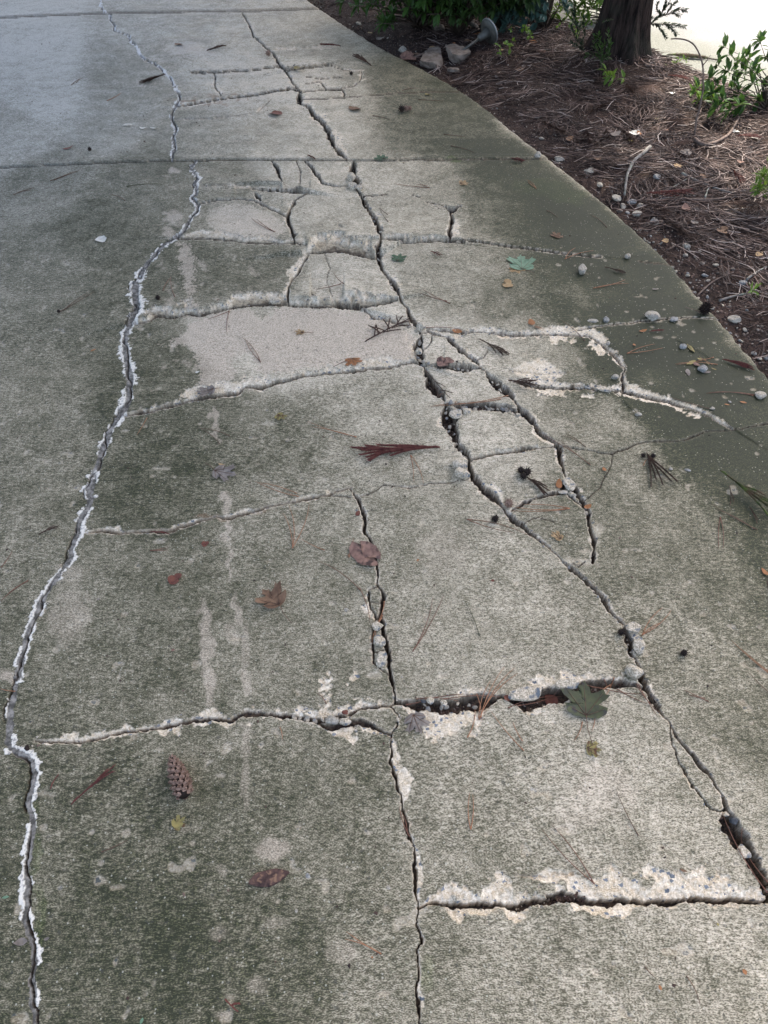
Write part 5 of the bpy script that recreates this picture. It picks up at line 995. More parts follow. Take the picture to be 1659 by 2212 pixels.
for i, (b_, t_, m_, w_, lb) in enumerate([((1207, 1056), (1208, 1038), 'l_orange', 1.2, 'orange oval leaf standing in the crack above a flat chunk'), ((1303, 1010), (1308, 1020), 'l_orange', 1.3, 'tiny orange leaf left of the hanging twin sprig'), ((1146, 690), (1151, 706), 'l_orange', 1.2, 'orange leaf lying upright on the mossy slab'),
        ((1155, 705), (1174, 714), 'l_brown', .8, 'narrow brown leaf below the upright orange one'), ((976, 713), (999, 717), 'l_orange', 1.2, 'orange oval leaf on the long pale crack'), ((1645, 1228), (1660, 1246), 'l_orange', 1.0, 'orange curled leaf by the right border'), ((754, 232), (781, 241), 'l_brown', 1.3, 'curled orange brown leaf beyond the joint'),
        ((592, 241), (600, 252), 'l_red', 2.0, 'dark red leaf beyond the joint, alone on pale concrete'), ((1262, 1098), (1277, 1092), 'l_orange', 1.3, 'orange leaf bit at the crack corner'), ((224, 523), (212, 511), 'l_cream', 1.8, 'white curled leaf on the left slab'), ((264, 271), (287, 269), 'l_cream', 1.0, 'white leaf, first of three pale ones left of the white crack'),
        ((302, 276), (318, 279), 'l_cream', 1.1, 'white leaf, second of three pale ones left of the white crack'), ((324, 276), (345, 279), 'l_cream', .6, 'slim white leaf nearest the white crack'), ((638, 145), (652, 155), 'l_yell', 2.0, 'pale green round leaf on the broken far slab'), ((919, 203), (929, 207), 'l_yell', 1.6, 'yellow leaf dot on the far mossy slab'),
        ((378, 95), (396, 98), 'l_brown', 1.3, 'brown curled leaf on the far pale patch'), ((136, 323), (161, 318), 'l_red', .9, 'long dark curled leaf on the left slab near the joint'), ((1484, 744), (1500, 762), 'l_yell', .7, 'yellow willow like leaf with a long stalk'), ((1483, 788), (1502, 780), 'l_yell', .7, 'yellow willow like leaf beside the pink leaf'), ((1498, 784), (1512, 792), 'l_pinkish', 1.6, 'pink brown leaf above the blue grey stone'),
        ((1381, 716), (1397, 714), 'l_orange', .9, 'orange slim leaf on dark green concrete'), ((1598, 868), (1613, 871), 'l_orange', .9, 'orange leaf bit below the grey stone'), ((1565, 873), (1576, 876), 'l_orange', .9, 'fainter orange leaf bit below the grey stone'), ((1408, 624), (1423, 626), 'l_grey', .9, 'dark slim leaf below the paired needles'), ((1536, 795), (1548, 800), 'l_yell', .7, 'short yellow leaf near the driveway edge'),
        ((1526, 783), (1532, 788), 'l_yell', 1.2, 'yellow speck of leaf near the driveway edge'), ((1506, 775), (1524, 778), 'l_yell', 1.1, 'bright yellow split leaf on crossed needles'), ((1368, 743), (1372, 748), 'l_orange', 1.6, 'small tan triangle leaf above crossed needles'), ((20, 1937), (4, 1940), 'l_green', .8, 'slim green leaf low at the left border'), ((303, 2212), (310, 2198), 'l_green', 1.2, 'green leaf tip at the bottom border'),
        ((484, 1006), (472, 1002), 'l_tan', 1.0, 'faint tan leaf scrap behind the slate leaf'), ((770, 1115), (776, 1105), 'l_red', 1.6, 'small maroon leaf left of the central crack top'), ((900, 1212), (905, 1209), 'l_orange', 1.6, 'tiny orange leaf speck on the centre slab'), ((1060, 1255), (1068, 1254), 'l_red', 1.6, 'dark round leaf bit on the centre slab'), ((1484, 797), (1488, 812), 'l_grey', .9, 'grey slim leaf by the blue grey stone'), ((1520, 806), (1536, 803), 'l_grey', .8, 'silvery leaf right of the blue grey stone'),
        ((422, 805), (432, 803), 'l_cream', 1.4, 'little white leaf on the mossy slab by the white crack'), ((196, 759), (208, 754), 'l_orange', .9, 'orange brown seed leaf left of the white crack'), ((370, 1405), (378, 1404), 'l_pinkish', 2.0, 'pink round leaf on the lower left slab'), ((1088, 1505), (1105, 1512), 'l_red', 1.7, 'red brown leaf folded into the needle filled gap'), ((1180, 1502), (1208, 1516), 'l_red', 1.9, 'dark red leaf beside the tan flat chunk'),
        ((1467, 1878), (1485, 1884), 'l_brown', .7, 'brown chip of bark near the foreground gap'), ((1553, 2000), (1548, 1994), 'l_yell', 1.6, 'yellow seed by a dark one'), ((1424, 2128), (1428, 2140), 'l_orange', 1.5, 'orange leaf bit low on the front slab'), ((1605, 2094), (1612, 2106), 'l_orange', 2.0, 'orange leaf bit in the lower right corner'), ((806, 2070), (802, 2066), 'l_orange', 1.6, 'orange crumb near the front needle pair'), ((60, 2032), (30, 2038), 'l_grey', 1.2, 'grey brown leaf lying on the sealed crack'), ((95, 2030), (108, 2026), 'l_grey', 1.1, 'dull leaf at the edge of the sealed crack')]):
    leaf('small_leaf', lb, b_, t_, m_, 'o', w_, .35, seed=50 + i, group=OL)
SB = 'dry leaves scattered over the pine straw'
for i, (u, v, m_, l_) in enumerate([(1424, 256, 'l_yell', 14), (1362, 303, 'l_yell', 15), (1370, 288, 'l_cream', 12), (1380, 290, 'l_orange', 10), (1465, 357, 'l_tan', 14), (1482, 450, 'l_pinkish', 26), (1437, 520, 'l_tan', 14), (934, 103, 'l_tan', 16), (1033, 74, 'l_orange', 9), (1326, 193, 'l_cream', 14), (1451, 201, 'l_cream', 11), (1330, 292, 'l_grey', 16), (1590, 285, 'l_cream', 16), (1545, 262, 'l_cream', 20), (1074, 165, 'l_cream', 10), (1088, 108, 'l_tan', 12),
        (1120, 150, 'l_brown', 14), (1150, 92, 'l_orange', 12), (1170, 110, 'l_pinkish', 16), (900, 118, 'l_brown', 16), (880, 128, 'l_pinkish', 14), (1230, 300, 'l_brown', 16), (1290, 345, 'l_brown', 14), (1440, 280, 'l_pinkish', 14), (1480, 330, 'l_grey', 18), (1520, 380, 'l_brown', 18), (1630, 300, 'l_grey', 20), (1600, 350, 'l_pinkish', 18), (1560, 500, 'l_brown', 14), (1640, 550, 'l_tan', 16), (1500, 480, 'l_grey', 14), (1060, 120, 'l_grey', 12), (820, 85, 'l_grey', 14), (800, 72, 'l_tan', 10), (1010, 90, 'l_brown', 14), (980, 95, 'l_orange', 10)]):
    a = random.uniform(0, 6.28); leaf('dry_leaf', 'small dry leaf lying on the pine straw', (u - l_ / 2 * math.cos(a), v - l_ * .3 * math.sin(a)), (u + l_ / 2 * math.cos(a), v + l_ * .3 * math.sin(a)), m_, 'so'[i % 2], 1.3, .35, seed=150 + i, group=SB, bedded=True)
# the dark bark piece
b_ = stone('bark_piece', 'thick dark brown piece of bark on the front left slab', 582, 1897, 80, 52, 'bark', cat='bark', flat=True, ht=.22, sink=.1, rz=.25)
stone('bark_piece', 'small dark bark block tucked at the bend of the sealed crack', 60, 1617, 10, 14, 'cone_d', cat='bark', ht=.8, sink=.1)
# ------------------------------------------------------------------ pine needles
def needle(label, strands, mat='needle_o', r=.0008, group='pine needles dropped on the driveway', bend=.06, sheath=True, bedded=False):
    f_ = BP if bedded else SP_
    S0 = f_(strands[0][0], strands[0][1], .0015); mb = MB(); 
    for k, (u0, v0, u1, v1) in enumerate(strands):
        a, b = f_(u0, v0, .002), f_(u1, v1, .002); d = b - a; s = Vector((-d.y, d.x, 0)) * bend * random.choice([-1, 1]) * random.uniform(.4, 1.2); P = []
        for i in range(7):
            t = i / 6; p = a + d * t + s * 4 * t * (1 - t); p.z = max(p.z + .0018 * math.sin(t * 3.1), ztop(p.x, p.y, .004) + .001 if not bedded else -9); P.append(p - S0)
        mb.tube(P, [r * 1.1, r * 1.15, r * 1.1, r, r * .9, r * .75, r * .4], 5)
        if sheath: mb.tube([P[0] - (P[1] - P[0]) * .12, P[0] + (P[1] - P[0]) * .35], [r * 1.7, r * 1.5], 5)
    o = mb.build('pine_needle', M[mat], loc=S0); tag(o, label, 'pine needle', group); return o
ND = [('needle pair pointing at the large red sprig', [(768, 943, 664, 910), (768, 944, 672, 922)], 'needle_o'), ('curved needle pair hanging below the large red sprig', [(888, 984, 915, 1045), (887, 984, 893, 1040)], 'needle_o'), ('needle fan above the curled brown maple leaf slab', [(632, 1182, 612, 1108), (632, 1182, 623, 1090), (632, 1182, 668, 1086)], 'needle_o'),
 ('short straight needle pair left of the red crumpled leaf', [(700, 1188, 652, 1165)], 'needle_o'), ('bundle of short needles beside the red crumpled leaf', [(754, 1203, 763, 1163), (752, 1200, 770, 1172), (758, 1195, 785, 1172)], 'needle_o'), ('long thin needle ending at the central crack', [(776, 1272, 688, 1212)], 'needle_r'), ('red needle along the left rim of the central crack', [(778, 1272, 800, 1345)], 'needle_r'),
 ('orange needle pair across the central crack chunks', [(824, 1336, 803, 1390), (826, 1330, 810, 1385), (830, 1300, 812, 1350)], 'needle_o'), ('long reddish needle pair on the centre slab', [(893, 1405, 935, 1290), (893, 1405, 958, 1287)], 'needle_r'), ('single dark thin needle on the centre slab', [(1035, 1372, 1003, 1296)], 'needle_g'), ('red needle pair under the spiny brown seed', [(1010, 1122, 1110, 1150), (1012, 1122, 1150, 1160)], 'needle_r'),
 ('orange needle pair across the chipped slab corner', [(1228, 1098, 1106, 1094), (1228, 1099, 1106, 1103), (1226, 1097, 1130, 1090)], 'needle_o'), ('long needle pair on the narrow cracked piece', [(1274, 1003, 1172, 940), (1270, 1000, 1210, 950)], 'needle_r'), ('brown needles in the fork above the twin sprig', [(1265, 965, 1215, 940), (1262, 963, 1222, 936)], 'needle_b'),
 ('fan of orange needles at the right crack bend', [(1388, 1371, 1450, 1318), (1388, 1371, 1432, 1312), (1388, 1371, 1428, 1345)], 'needle_o'), ('cluster of long orange needles across the gap', [(1036, 1552, 1112, 1442), (1038, 1548, 1090, 1440), (1040, 1540, 1118, 1455), (1034, 1550, 1060, 1470), (1030, 1500, 1040, 1555)], 'needle_o'), ('lone needle below the needle cluster', [(1010, 1592, 1026, 1530)], 'needle_o'),
 ('needle pair sloping right below the gap', [(1130, 1620, 1060, 1535), (1128, 1600, 1108, 1560)], 'needle_o'), ('upright red needle pair on the lower slab', [(1016, 1790, 1015, 1712), (1017, 1790, 1021, 1716)], 'needle_o'), ('long needle pair ending at the speckled rim', [(1282, 1907, 1170, 1790), (1282, 1907, 1192, 1782)], 'needle_r'), ('needle pair in the front middle', [(822, 2060, 745, 2029), (822, 2060, 748, 2012)], 'needle_o'),
 ('thin needle at the right border, upper', [(1662, 1455, 1580, 1383), (1660, 1450, 1600, 1400)], 'needle_o'), ('dark needle at the right border, lower', [(1662, 1496, 1619, 1453)], 'needle_b'), ('short red needles on the right slab', [(1530, 1515, 1478, 1490), (1522, 1508, 1486, 1500)], 'needle_r'), ('upright red needle pair under the green sprig', [(1556, 1118, 1553, 1185), (1556, 1118, 1562, 1186)], 'needle_r'), ('long brown needle pair under the green sprig', [(1634, 1143, 1535, 1088), (1628, 1142, 1545, 1100)], 'needle_b'),
 ('orange needle pair by the left border', [(60, 1254, 0, 1300), (58, 1256, 5, 1296)], 'needle_r'), ('short red needle pair by the left border above', [(3, 1225, 27, 1188), (3, 1225, 25, 1194)], 'needle_r'), ('small red needle pair on the lower crack slab', [(325, 1189, 365, 1182), (325, 1189, 364, 1188)], 'needle_r'), ('needle crossing the sealed crack at the left border', [(32, 1493, 0, 1487)], 'needle_o'),
 ('thin dark needle pair above the slate leaf', [(474, 958, 429, 923), (495, 941, 430, 925)], 'needle_b'), ('fine tan needle pair on the wide middle slab', [(643, 1072, 550, 1039), (640, 1065, 556, 1042)], 'needle_o'), ('red needle pair on the pink washed slab', [(562, 781, 522, 728), (560, 778, 530, 733)], 'needle_r'), ('pale straw on the mossy slab beside the crack', [(317, 903, 295, 940)], 'needle_o'), ('red needle pair on the pale small slab', [(593, 501, 544, 472), (590, 499, 556, 474)], 'needle_r'),
 ('forked red needle on the lowest small slab', [(742, 613, 720, 587), (736, 613, 680, 625)], 'needle_r'), ('thin needle pair on the dark slab left of centre', [(377, 640, 369, 597), (352, 627, 370, 598)], 'needle_r'), ('red needle pair beside the green maple leaf', [(971, 655, 912, 624), (965, 650, 906, 632)], 'needle_r'), ('long pale red needle pair below the joint', [(926, 405, 853, 397), (922, 402, 900, 398)], 'needle_r'), ('short dark needles beside the crack below the joint', [(837, 463, 820, 449), (838, 478, 822, 452)], 'needle_b'),
 ('tan needle pair left of the white angular stone', [(1221, 559, 1282, 541), (1222, 557, 1243, 535)], 'needle_o'), ('orange needle pair on the darkest slab', [(1283, 622, 1351, 604), (1283, 622, 1358, 612)], 'needle_o'), ('short pale needles near the curved edge', [(1310, 490, 1274, 463)], 'needle_b'), ('pale straw pair on the yellow green patch', [(1158, 407, 1138, 388), (1156, 405, 1140, 392)], 'needle_o'), ('tan needle pair on the right slab', [(1356, 763, 1433, 751), (1356, 763, 1415, 743)], 'needle_o'), ('long stalk crossing to the willow leaf', [(1533, 773, 1456, 731), (1500, 760, 1462, 733)], 'needle_g'),
 ('pale needle bundle with yellow leaves', [(1548, 787, 1458, 786), (1540, 772, 1460, 788), (1538, 787, 1510, 770)], 'needle_o'), ('long orange needle left of the grey stone', [(1628, 852, 1525, 850), (1625, 854, 1530, 848)], 'needle_r'), ('brown needle beside the white rimmed crack tip', [(1538, 884, 1450, 858)], 'needle_b'), ('thin dark needle pair on the mid right slab', [(1376, 893, 1315, 840), (1360, 880, 1322, 846)], 'needle_g'), ('brown twig leaning on the stepped crack', [(1262, 735, 1210, 690)], 'needle_b'),
 ('tan twig with a dark knob on the left slab', [(128, 674, 203, 630), (140, 668, 190, 632)], 'needle_b'), ('pale needle pair just below the left joint', [(110, 390, 160, 369), (118, 388, 175, 366)], 'needle_b'), ('small fallen needles far left', [(30, 420, 75, 405), (40, 415, 66, 412)], 'needle_b'), ('needle near the white crack below the joint', [(270, 433, 240, 420)], 'needle_b'), ('thin grey needle left of the white crack', [(275, 402, 355, 398)], 'needle_g'), ('pale forked needle on the far left slab', [(155, 183, 180, 168), (165, 178, 172, 170)], 'needle_b'),
 ('straw pair left of the white leaves', [(232, 217, 262, 200)], 'needle_o'), ('two dark needles in the foreground gap', [(1655, 1925, 1560, 1755), (1658, 1905, 1590, 1800)], 'needle_r'), ('dark brown curved twig on the front left slab', [(220, 1840, 275, 1815)], 'needle_b'), ('straight dark twig on the lower right slab', [(1378, 1803, 1330, 1703)], 'needle_b'), ('red needle inside the crack under the centre crossing', [(884, 1806, 862, 1740), (880, 1800, 866, 1752)], 'needle_r'), ('short dark twig low on the front slab', [(1393, 2088, 1415, 2112)], 'needle_b'), ('thin dark curved needle on the front slab', [(1484, 2110, 1512, 2170)], 'needle_b'),
 ('fan of pale pink needles on the pink washed slab', [(495, 672, 490, 720), (495, 672, 448, 690)], 'needle_r'), ('red needle beside the long speckled rim', [(705, 1520, 685, 1497)], 'needle_r'), ('short curved needle below the speckled rim', [(605, 1572, 610, 1598)], 'needle_o'), ('orange needle pair under the dark olive leaf', [(1258, 1560, 1240, 1600), (1285, 1546, 1278, 1580)], 'needle_o'), ('long needle bundle running into the crack corner', [(1260, 1478, 1390, 1500), (1300, 1482, 1398, 1520), (1375, 1478, 1425, 1540), (1380, 1480, 1418, 1545)], 'needle_r'),
 ('dark needle bundle left of the olive leaf', [(1100, 1528, 1215, 1505), (1120, 1524, 1205, 1500)], 'needle_r'), ('needles in the gap near the round white stone', [(880, 1522, 1010, 1512), (900, 1510, 990, 1514), (960, 1510, 1080, 1506)], 'needle_r'), ('thin needle above the olive leaf', [(1320, 1478, 1300, 1510), (1318, 1480, 1290, 1505)], 'needle_o'), ('tan needles over the gravel filled gap', [(1095, 855, 930, 878), (1080, 862, 960, 870), (985, 868, 935, 876)], 'needle_o'), ('brown needles down the crack beside the fan shaped slab', [(975, 905, 1002, 885), (978, 908, 1005, 890)], 'needle_b'),
 ('long brown needle over the speckled slab corner', [(920, 708, 1000, 712)], 'needle_r'), ('thin brown stalk right of the curled sprig', [(886, 702, 880, 665)], 'needle_b'), ('pale needles far right under the yellow green patch', [(1182, 455, 1205, 470)], 'needle_b'), ('two dark stalks beyond the joint', [(806, 250, 845, 260)], 'needle_b'), ('tan needles on the far mossy slab', [(870, 195, 905, 190), (905, 215, 960, 218)], 'needle_b'), ('fine needles crossing above the moss', [(960, 290, 1005, 295), (975, 315, 1025, 330)], 'needle_b'), ('needle pair by the twin sprig', [(1390, 1005, 1400, 990)], 'needle_o')]
for lb, st, m_ in ND: needle(lb, st, m_, r=.0009 * (1 + max(0, 900 - st[0][1]) / 1100))
# ------------------------------------------------------------------ shed conifer sprigs
def sprig(label, base, tip, side=(), mat='sprig_brown', wpx=10, den=1.9, nl=.011, bedded=False, name='conifer_sprig', group='dry conifer sprigs', lift=.004):
    """a shed sprig: base to tip is the main axis; side: (f along axis, angle deg, length fraction)"""
    f_ = BP if bedded else SP_
    b = f_(base[0], base[1], lift); t = f_(tip[0], tip[1], lift); d = Vector((t.x - b.x, t.y - b.y, t.z - b.z)); L = d.length; st = MB(); nv = []; nf = 0; V = []; dirs = []
    def axis(p0, dr_, ln, r, curve):
        nonlocal V; P = []; s = Vector((-dr_.y, dr_.x, 0))
        for i in range(7): q = i / 6; P.append(p0 + dr_ * ln * q + s * curve * ln * q * q + Vector((0, 0, .003 * math.sin(q * 3))))
        st.tube(P, [r * (1 - .7 * i / 6) for i in range(7)], 4); k = int(ln / nl * 7 * den) + 6
        for j in range(k):
            q = (j + random.random()) / k * 5.999; i = int(q); p = P[i].lerp(P[i + 1], q - i); dd = (P[i + 1] - P[i]).normalized(); a = random.random() * 6.28
            o_ = dd.cross(Vector((math.cos(a), math.sin(a), .01))); o_ = o_.normalized() if o_.length > 1e-4 else Vector((0, 0, 1)); o_.z = abs(o_.z) * .9
            l = nl * random.uniform(.7, 1.25) * (1 - .3 * q / 6); e = p + (dd * .85 + o_ * .55) * l; w_ = dd.cross(Vector((0, 0, 1))).normalized() * .0012 * max(1, L / .12)
            V += [tuple(p - w_), tuple(p + w_), tuple(e), tuple(p + Vector((0, 0, .0009)))]
    dn = d.normalized(); axis(Vector((0, 0, 0)), dn, L, max(.0012, L * .009), random.uniform(-.08, .08))
    for f, an, lf in side:
        a = R(an); r_ = Vector((dn.x * math.cos(a) - dn.y * math.sin(a), dn.x * math.sin(a) + dn.y * math.cos(a), .02)); axis(d * f, r_.normalized(), L * lf, max(.0009, L * .006), random.uniform(-.1, .1))
    root = empty(name, b); tag(root, label, 'sprig', group); st.build('stem', M[mat], root); n = len(V) // 4; F = []
    for i in range(n): F += [(i * 4, i * 4 + 2, i * 4 + 3), (i * 4 + 1, i * 4 + 3, i * 4 + 2), (i * 4, i * 4 + 1, i * 4 + 2)]
    link('needles', mk_mesh('needles', V, F, M[mat], False), root); return root
br = lambda n, f0, f1, a, l0, l1: [(f0 + (f1 - f0) * i / max(n - 1, 1), (a if i % 2 else -a) * random.uniform(.7, 1.2), l0 + (l1 - l0) * i / max(n - 1, 1)) for i in range(n)]
sprig('big russet sprig, the reddest one, in the middle of the slab', (951, 966), (782, 978), [(.12, -8, .5), (.2, 9, .45), (.3, -9, .5), (.38, 12, .45), (.5, 10, .46), (.55, -7, .5), (.60, 22, .36), (.62, -16, .34), (.66, 32, .30), (.7, -8, .42), (.72, 16, .3), (.45, -3, .5)], 'sprig_red', den=2.6, nl=.018)
sprig('dark curled sprig lying beside the stepped crack', (788, 738), (884, 690), [(.2, 40, .3), (.3, 55, .28), (.4, -30, .3), (.5, 40, .35), (.55, 70, .3), (.6, -25, .3), (.7, 30, .3), (.75, 60, .25), (.8, -20, .25), (.35, 90, .3), (.45, 110, .25)], 'sprig_brown', den=.9)
sprig('feathery brown sprig on the speckled wedge slab', (1034, 732), (1096, 768), br(8, .3, .8, 22, .4, .2), 'sprig_brown')
sprig('fan shaped brown sprig at the white rimmed crack', (1098, 822), (1166, 832), br(8, .15, .6, 26, .5, .35), 'sprig_brown')
c5 = sprig('brown sprig with a knot of round cones at its top', (1136, 1030), (1184, 1068), [(.2, 10, .7), (.3, -12, .65), (.15, 22, .6), (.1, 0, .8)], 'sprig_brown', nl=.015, den=2.6)
c6 = sprig('twin strand brown sprig hanging like two braids', (1397, 978), (1415, 1052), [(.05, 14, .9), (.1, 30, .85), (.15, 22, .75), (.2, 7, .6)], 'sprig_brown', nl=.017, den=3.4)
sprig('far brown sprig touching the white crack', (358, 160), (304, 181), br(8, .2, .7, 14, .5, .3), 'sprig_brown', nl=.018)
sprig('far tan sprig beside the pale patch', (446, 110), (486, 99), br(5, .2, .7, 10, .5, .3), 'sprig_brown', nl=.018)
sprig('far red brown sprig at the end of the white line crack', (736, 99), (691, 97), br(5, .2, .7, 8, .5, .3), 'sprig_red', nl=.018)
sprig('grey brown sprig on the far mossy slab', (802, 142), (766, 118), br(6, .2, .7, 12, .5, .3), 'sprig_brown', nl=.016)
sprig('single slender russet sprig left of the pine cone', (153, 1738), (250, 1657), [(.45, 7, .4), (.55, -6, .35)], 'sprig_red', nl=.014, den=.9)
sprig('short curved red catkin left of the slender sprig', (108, 1705), (124, 1674), [], 'sprig_red', nl=.005, den=1.4, name='catkin')
sprig('curved red catkin near the bottom border', (486, 2158), (511, 2186), [(.5, 50, .5)], 'sprig_red', nl=.005, den=1.4, name='catkin')
sprig('green and brown sprig reaching in over the mossy right slab', (1556, 1016), (1700, 1130), [(.2, 8, .6), (.25, -8, .6), (.35, 16, .6), (.4, -14, .55), (.5, 22, .5), (.5, 6, .5), (.3, 30, .3), (.15, -3, .7)], 'sprig_mixed', nl=.016, den=.8, lift=.02)
sprig('small brown sprig tucked under the green one', (1576, 1050), (1582, 1092), [(.3, 10, .5)], 'sprig_brown', nl=.007)
sprig('thin brown sprig below the green one', (1620, 1095), (1634, 1130), [(.3, 12, .5)], 'sprig_brown', nl=.006)
sprig('flat brown sprig hugging the sealed crack on the left slab', (83, 1155), (126, 1137), [(.3, 10, .5), (.5, -10, .4)], 'sprig_brown', nl=.007)
sprig('brown twiggy sprig stuck in the crack above the gravel', (920, 800), (965, 862), [(.4, 25, .3), (.6, -30, .3), (.7, 40, .25), (.8, -50, .2)], 'sprig_brown', den=.5)
sprig('dark fronds spilling over the driveway edge by a grey stone', (1560, 776), (1628, 798), br(7, .1, .7, 14, .6, .3), 'sprig_red', nl=.014)
sprig('brown fluffy sprig on the joint by the driveway edge', (1104, 342), (1128, 350), br(8, .1, .9, 50, .5, .3), 'sprig_red', nl=.012)
sprig('small red sprig tip left of the broken joint', (664, 335), (683, 344), br(3, .1, .6, 12, .6, .3), 'sprig_red', nl=.012)
sprig('tiny red sprig below the dark green leaf', (930, 543), (951, 552), br(4, .2, .8, 40, .4, .3), 'sprig_red', nl=.008)
sprig('rusty sprig scrap lying on the faint crack', (325, 1149), (366, 1153), [(.3, 6, .5)], 'sprig_red', nl=.007)
sprig('brown flat sprig left of the paired needles on the dark slab', (1306, 577), (1350, 590), br(6, .4, .8, 25, .3, .2), 'sprig_brown', nl=.008)
sprig('russet sprig scrap high on the right slab', (1403, 716), (1434, 714), br(3, .2, .6, 10, .5, .3), 'sprig_red', nl=.007)
sprig('red brown fern like sprig at the lower right', (1660, 1305), (1662, 1240), [(.3, 10, .4)], 'sprig_brown', nl=.007)
for i in range(46):
    y = random.uniform(1.9, 5.2); x = float(edge_x(y)) + random.uniform(.12, 1.9)
    if road_d(x, y) > -.1 or abs(x) > .541 * (.669 * y + 1.152) * 1.1: continue
    a = random.uniform(-2.6, .5); ln = random.uniform(.12, .26); z = float(bed_z(x, y)); 
    u0 = 829.5 + FPX * x / (y * CP + (H - z) * SP); v0 = 1106 + FPX * (y * -SP + (H - z) * CP) / (y * CP + (H - z) * SP); x1, y1 = x + ln * math.cos(a), y + ln * math.sin(a)
    u1 = 829.5 + FPX * x1 / (y1 * CP + (H - z) * SP); v1 = 1106 + FPX * (y1 * -SP + (H - z) * CP) / (y1 * CP + (H - z) * SP)
    sprig('dry brown frond matted into the pine straw', (u0, v0), (u1, v1), br(7, .1, .75, 18, .5, .3), random.choice(['sprig_brown', 'sprig_brown', 'sprig_red']), nl=.020, den=.8, bedded=True, group='fronds matted into the pine straw', lift=.028)
sprig('heap of grey green fronds lying on the pale road', (1440, 118), (1520, 126), br(10, .05, .8, 16, .6, .3), 'sprig_mixed', nl=.03, group='fronds on the road', lift=.03)
sprig('second frond with a reddish tip on the pale road', (1560, 132), (1470, 120), br(6, .3, .8, 12, .5, .3), 'sprig_brown', nl=.03, group='fronds on the road', lift=.03)
# ------------------------------------------------------------------ cones and seed balls
def cone_obj(label, base, tip, dia_px, n=130, name='pine_cone'):
    b = SP_(*base); t = SP_(*tip); d = Vector((t.x - b.x, t.y - b.y, 0)); L = d.length; d.normalize(); rad = dia_px / pxm(*base) / 2; s = Vector((-d.y, d.x, 0)); up = Vector((0, 0, 1))
    root = empty(name, b); tag(root, label, 'pine cone'); prof = lambda q: rad * (math.sin(math.pi * min(.985, .10 + q * .90) ** .78) ** .5) * (1 - .15 * q)
    core = MB(); core.tube([d * (L * q) + up * rad * .93 for q in (0, .1, .3, .5, .7, .9, 1)], [prof(q) * .70 for q in (0, .1, .3, .5, .7, .9, .99)], 16); core.build('core', M['cone_d'], root)
    sc_ = MB()
    for k in range(n):
        q = (k + .5) / n; a = k * 2.39996; r = prof(q); c = d * (L * q) + up * rad * .93; o_ = s * math.cos(a) + up * math.sin(a); tg = o_.cross(d); w_ = r * .31 + rad * .03; h_ = L * .056
        p = c + o_ * r * .80; P = [p - d * h_ * .9 - tg * w_ * .6 - o_ * r * .10, p - d * h_ * .9 + tg * w_ * .6 - o_ * r * .10, p + tg * w_ + o_ * r * .13, p + d * h_ * .9 + o_ * r * .12, p - tg * w_ + o_ * r * .13, p + o_ * r * .36 + d * h_ * .1, p + d * h_ * .25 - o_ * r * .1 - tg * w_ * .7, p + d * h_ * .25 - o_ * r * .1 + tg * w_ * .7, p + d * h_ * .9 - o_ * r * .05]
        sc_.add(P, [(0, 1, 2, 5), (5, 2, 3), (5, 3, 4), (0, 5, 4), (2, 7, 8, 3), (3, 8, 6, 4)])
    sc_.build('scales', M['cone'], root, smooth=False); return root
cone_obj('long closed brown pine cone on the dark front left slab', (404, 1727), (375, 1641), 47, 78)
def ball(label, u, v, dpx, spikes=60, name='seed_ball', mat='cone_d', spl=.35, group='small round cones and seed balls', bedded=False):
    p = SP_(u, v) if not bedded else BP(u, v); r = dpx / pxm(u, v) / 2; V, F = ICO[2]; mb = MB(); mb.add([Vector(q) * r * .72 + Vector((0, 0, r)) for q in V], F); g = random.Random(u * 7 + v)
    for k in range(spikes):
        z = 1 - 2 * (k + .5) / spikes; a = k * 2.4; o_ = Vector((math.cos(a) * math.sqrt(1 - z * z), math.sin(a) * math.sqrt(1 - z * z), z)); q = o_.orthogonal().normalized(); q2 = o_.cross(q); w_ = r * .13
        mb.add([Vector((0, 0, r)) + o_ * r * .65 + q * w_, Vector((0, 0, r)) + o_ * r * .65 - q * w_ * .5 + q2 * w_, Vector((0, 0, r)) + o_ * r * .65 - q * w_ * .5 - q2 * w_, Vector((0, 0, r)) + o_ * r * (1 + spl * g.random())], [(0, 1, 3), (1, 2, 3), (2, 0, 3)])
    o = mb.build(name, M[mat], loc=p, smooth=False); tag(o, label, 'seed ball', group); return o
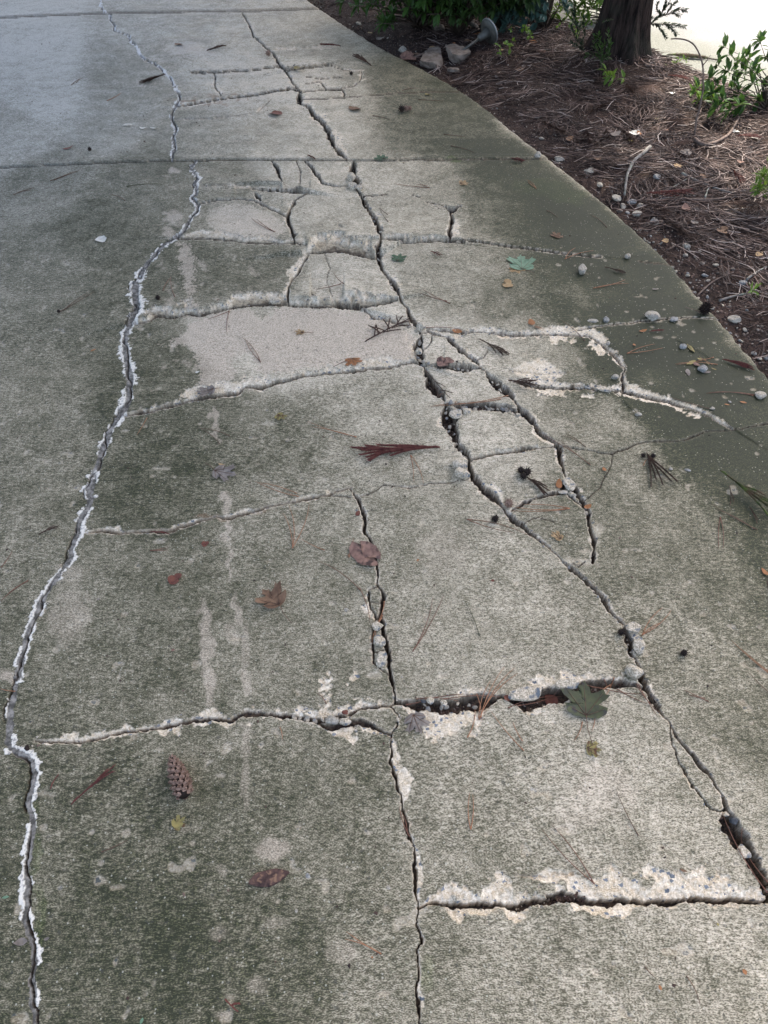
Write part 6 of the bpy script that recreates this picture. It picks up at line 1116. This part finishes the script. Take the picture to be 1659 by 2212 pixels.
ball('black spiky seed ball at the driveway edge beside the mulch', 1520, 678, 26, 90, spl=.6); stickobj('seed_stalk', 'thin stalk attached left of the spiky seed ball', [SP_(1512, 676, .012), SP_(1500, 668, .006), SP_(1480, 664, .003)], .0012, 'needle_b' if False else 'twig', 'stalk')
ball('small round dark seed on the dark slab left of centre', 342, 648, 12, 40); ball('round brown seed on the right slab', 1475, 1415, 17, 50); ball('round brown seed at the bend of the long crack', 1340, 1370, 17, 50); ball('round brown seed on the centre slab by the needles', 1069, 1126, 17, 60, spl=.5)
ball('round cone at the top of the brown sprig, left one', 1124, 1022, 18, 40); ball('round cone at the top of the brown sprig, right one', 1138, 1026, 20, 40); ball('round cone at the top of the brown sprig, lower one', 1130, 1034, 18, 40)
ball('round cone left of the twin strand sprig head', 1388, 988, 12, 40); ball('round cone right of the twin strand sprig head', 1409, 989, 12, 40)
ball('dark cone of the far cluster, left one', 867, 243, 15, 40); ball('pale cone of the far cluster, middle one', 877, 241, 13, 40, mat='cone'); ball('pale cone of the far cluster, right one', 885, 239, 10, 40, mat='cone')
ball('dark seed cluster by the crack above the white striped fragment', 1098, 1094, 22, 50, mat='cone'); ball('dark knob at the end of the tan twig', 128, 676, 9, 30); ball('dark round seed beside the left joint', 195, 327, 10, 30); ball('brown seed on the far edge of the broken slab', 580, 122, 13, 30, mat='cone'); ball('dark seed on the broken far slab', 759, 163, 9, 30)
for i, (u, v) in enumerate([(398, 549), (620, 560 - 22), (1313, 2003)]): pass
# crumbs of bark and leaf blown over the concrete
n = 420; cy_ = rng.random(n) ** 1.2 * 6 + .2; cx_ = (rng.random(n) * 2 - 1) * .54 * (.669 * cy_ + 1.15); ok = cx_ < edge_x(cy_) - .02; cx_, cy_ = cx_[ok], cy_[ok]
cz_ = zfun(cx_, cy_); ok = cz_ > -.006; cx_, cy_ = cx_[ok], cy_[ok]
chips('leaf_crumbs', cx_, cy_, rng.uniform(.003, .008, len(cx_)) * (1 + cy_ * .1), zfun, M['chips'], 'tiny crumbs of bark and leaf strewn over the concrete', 'crumbs', .8)
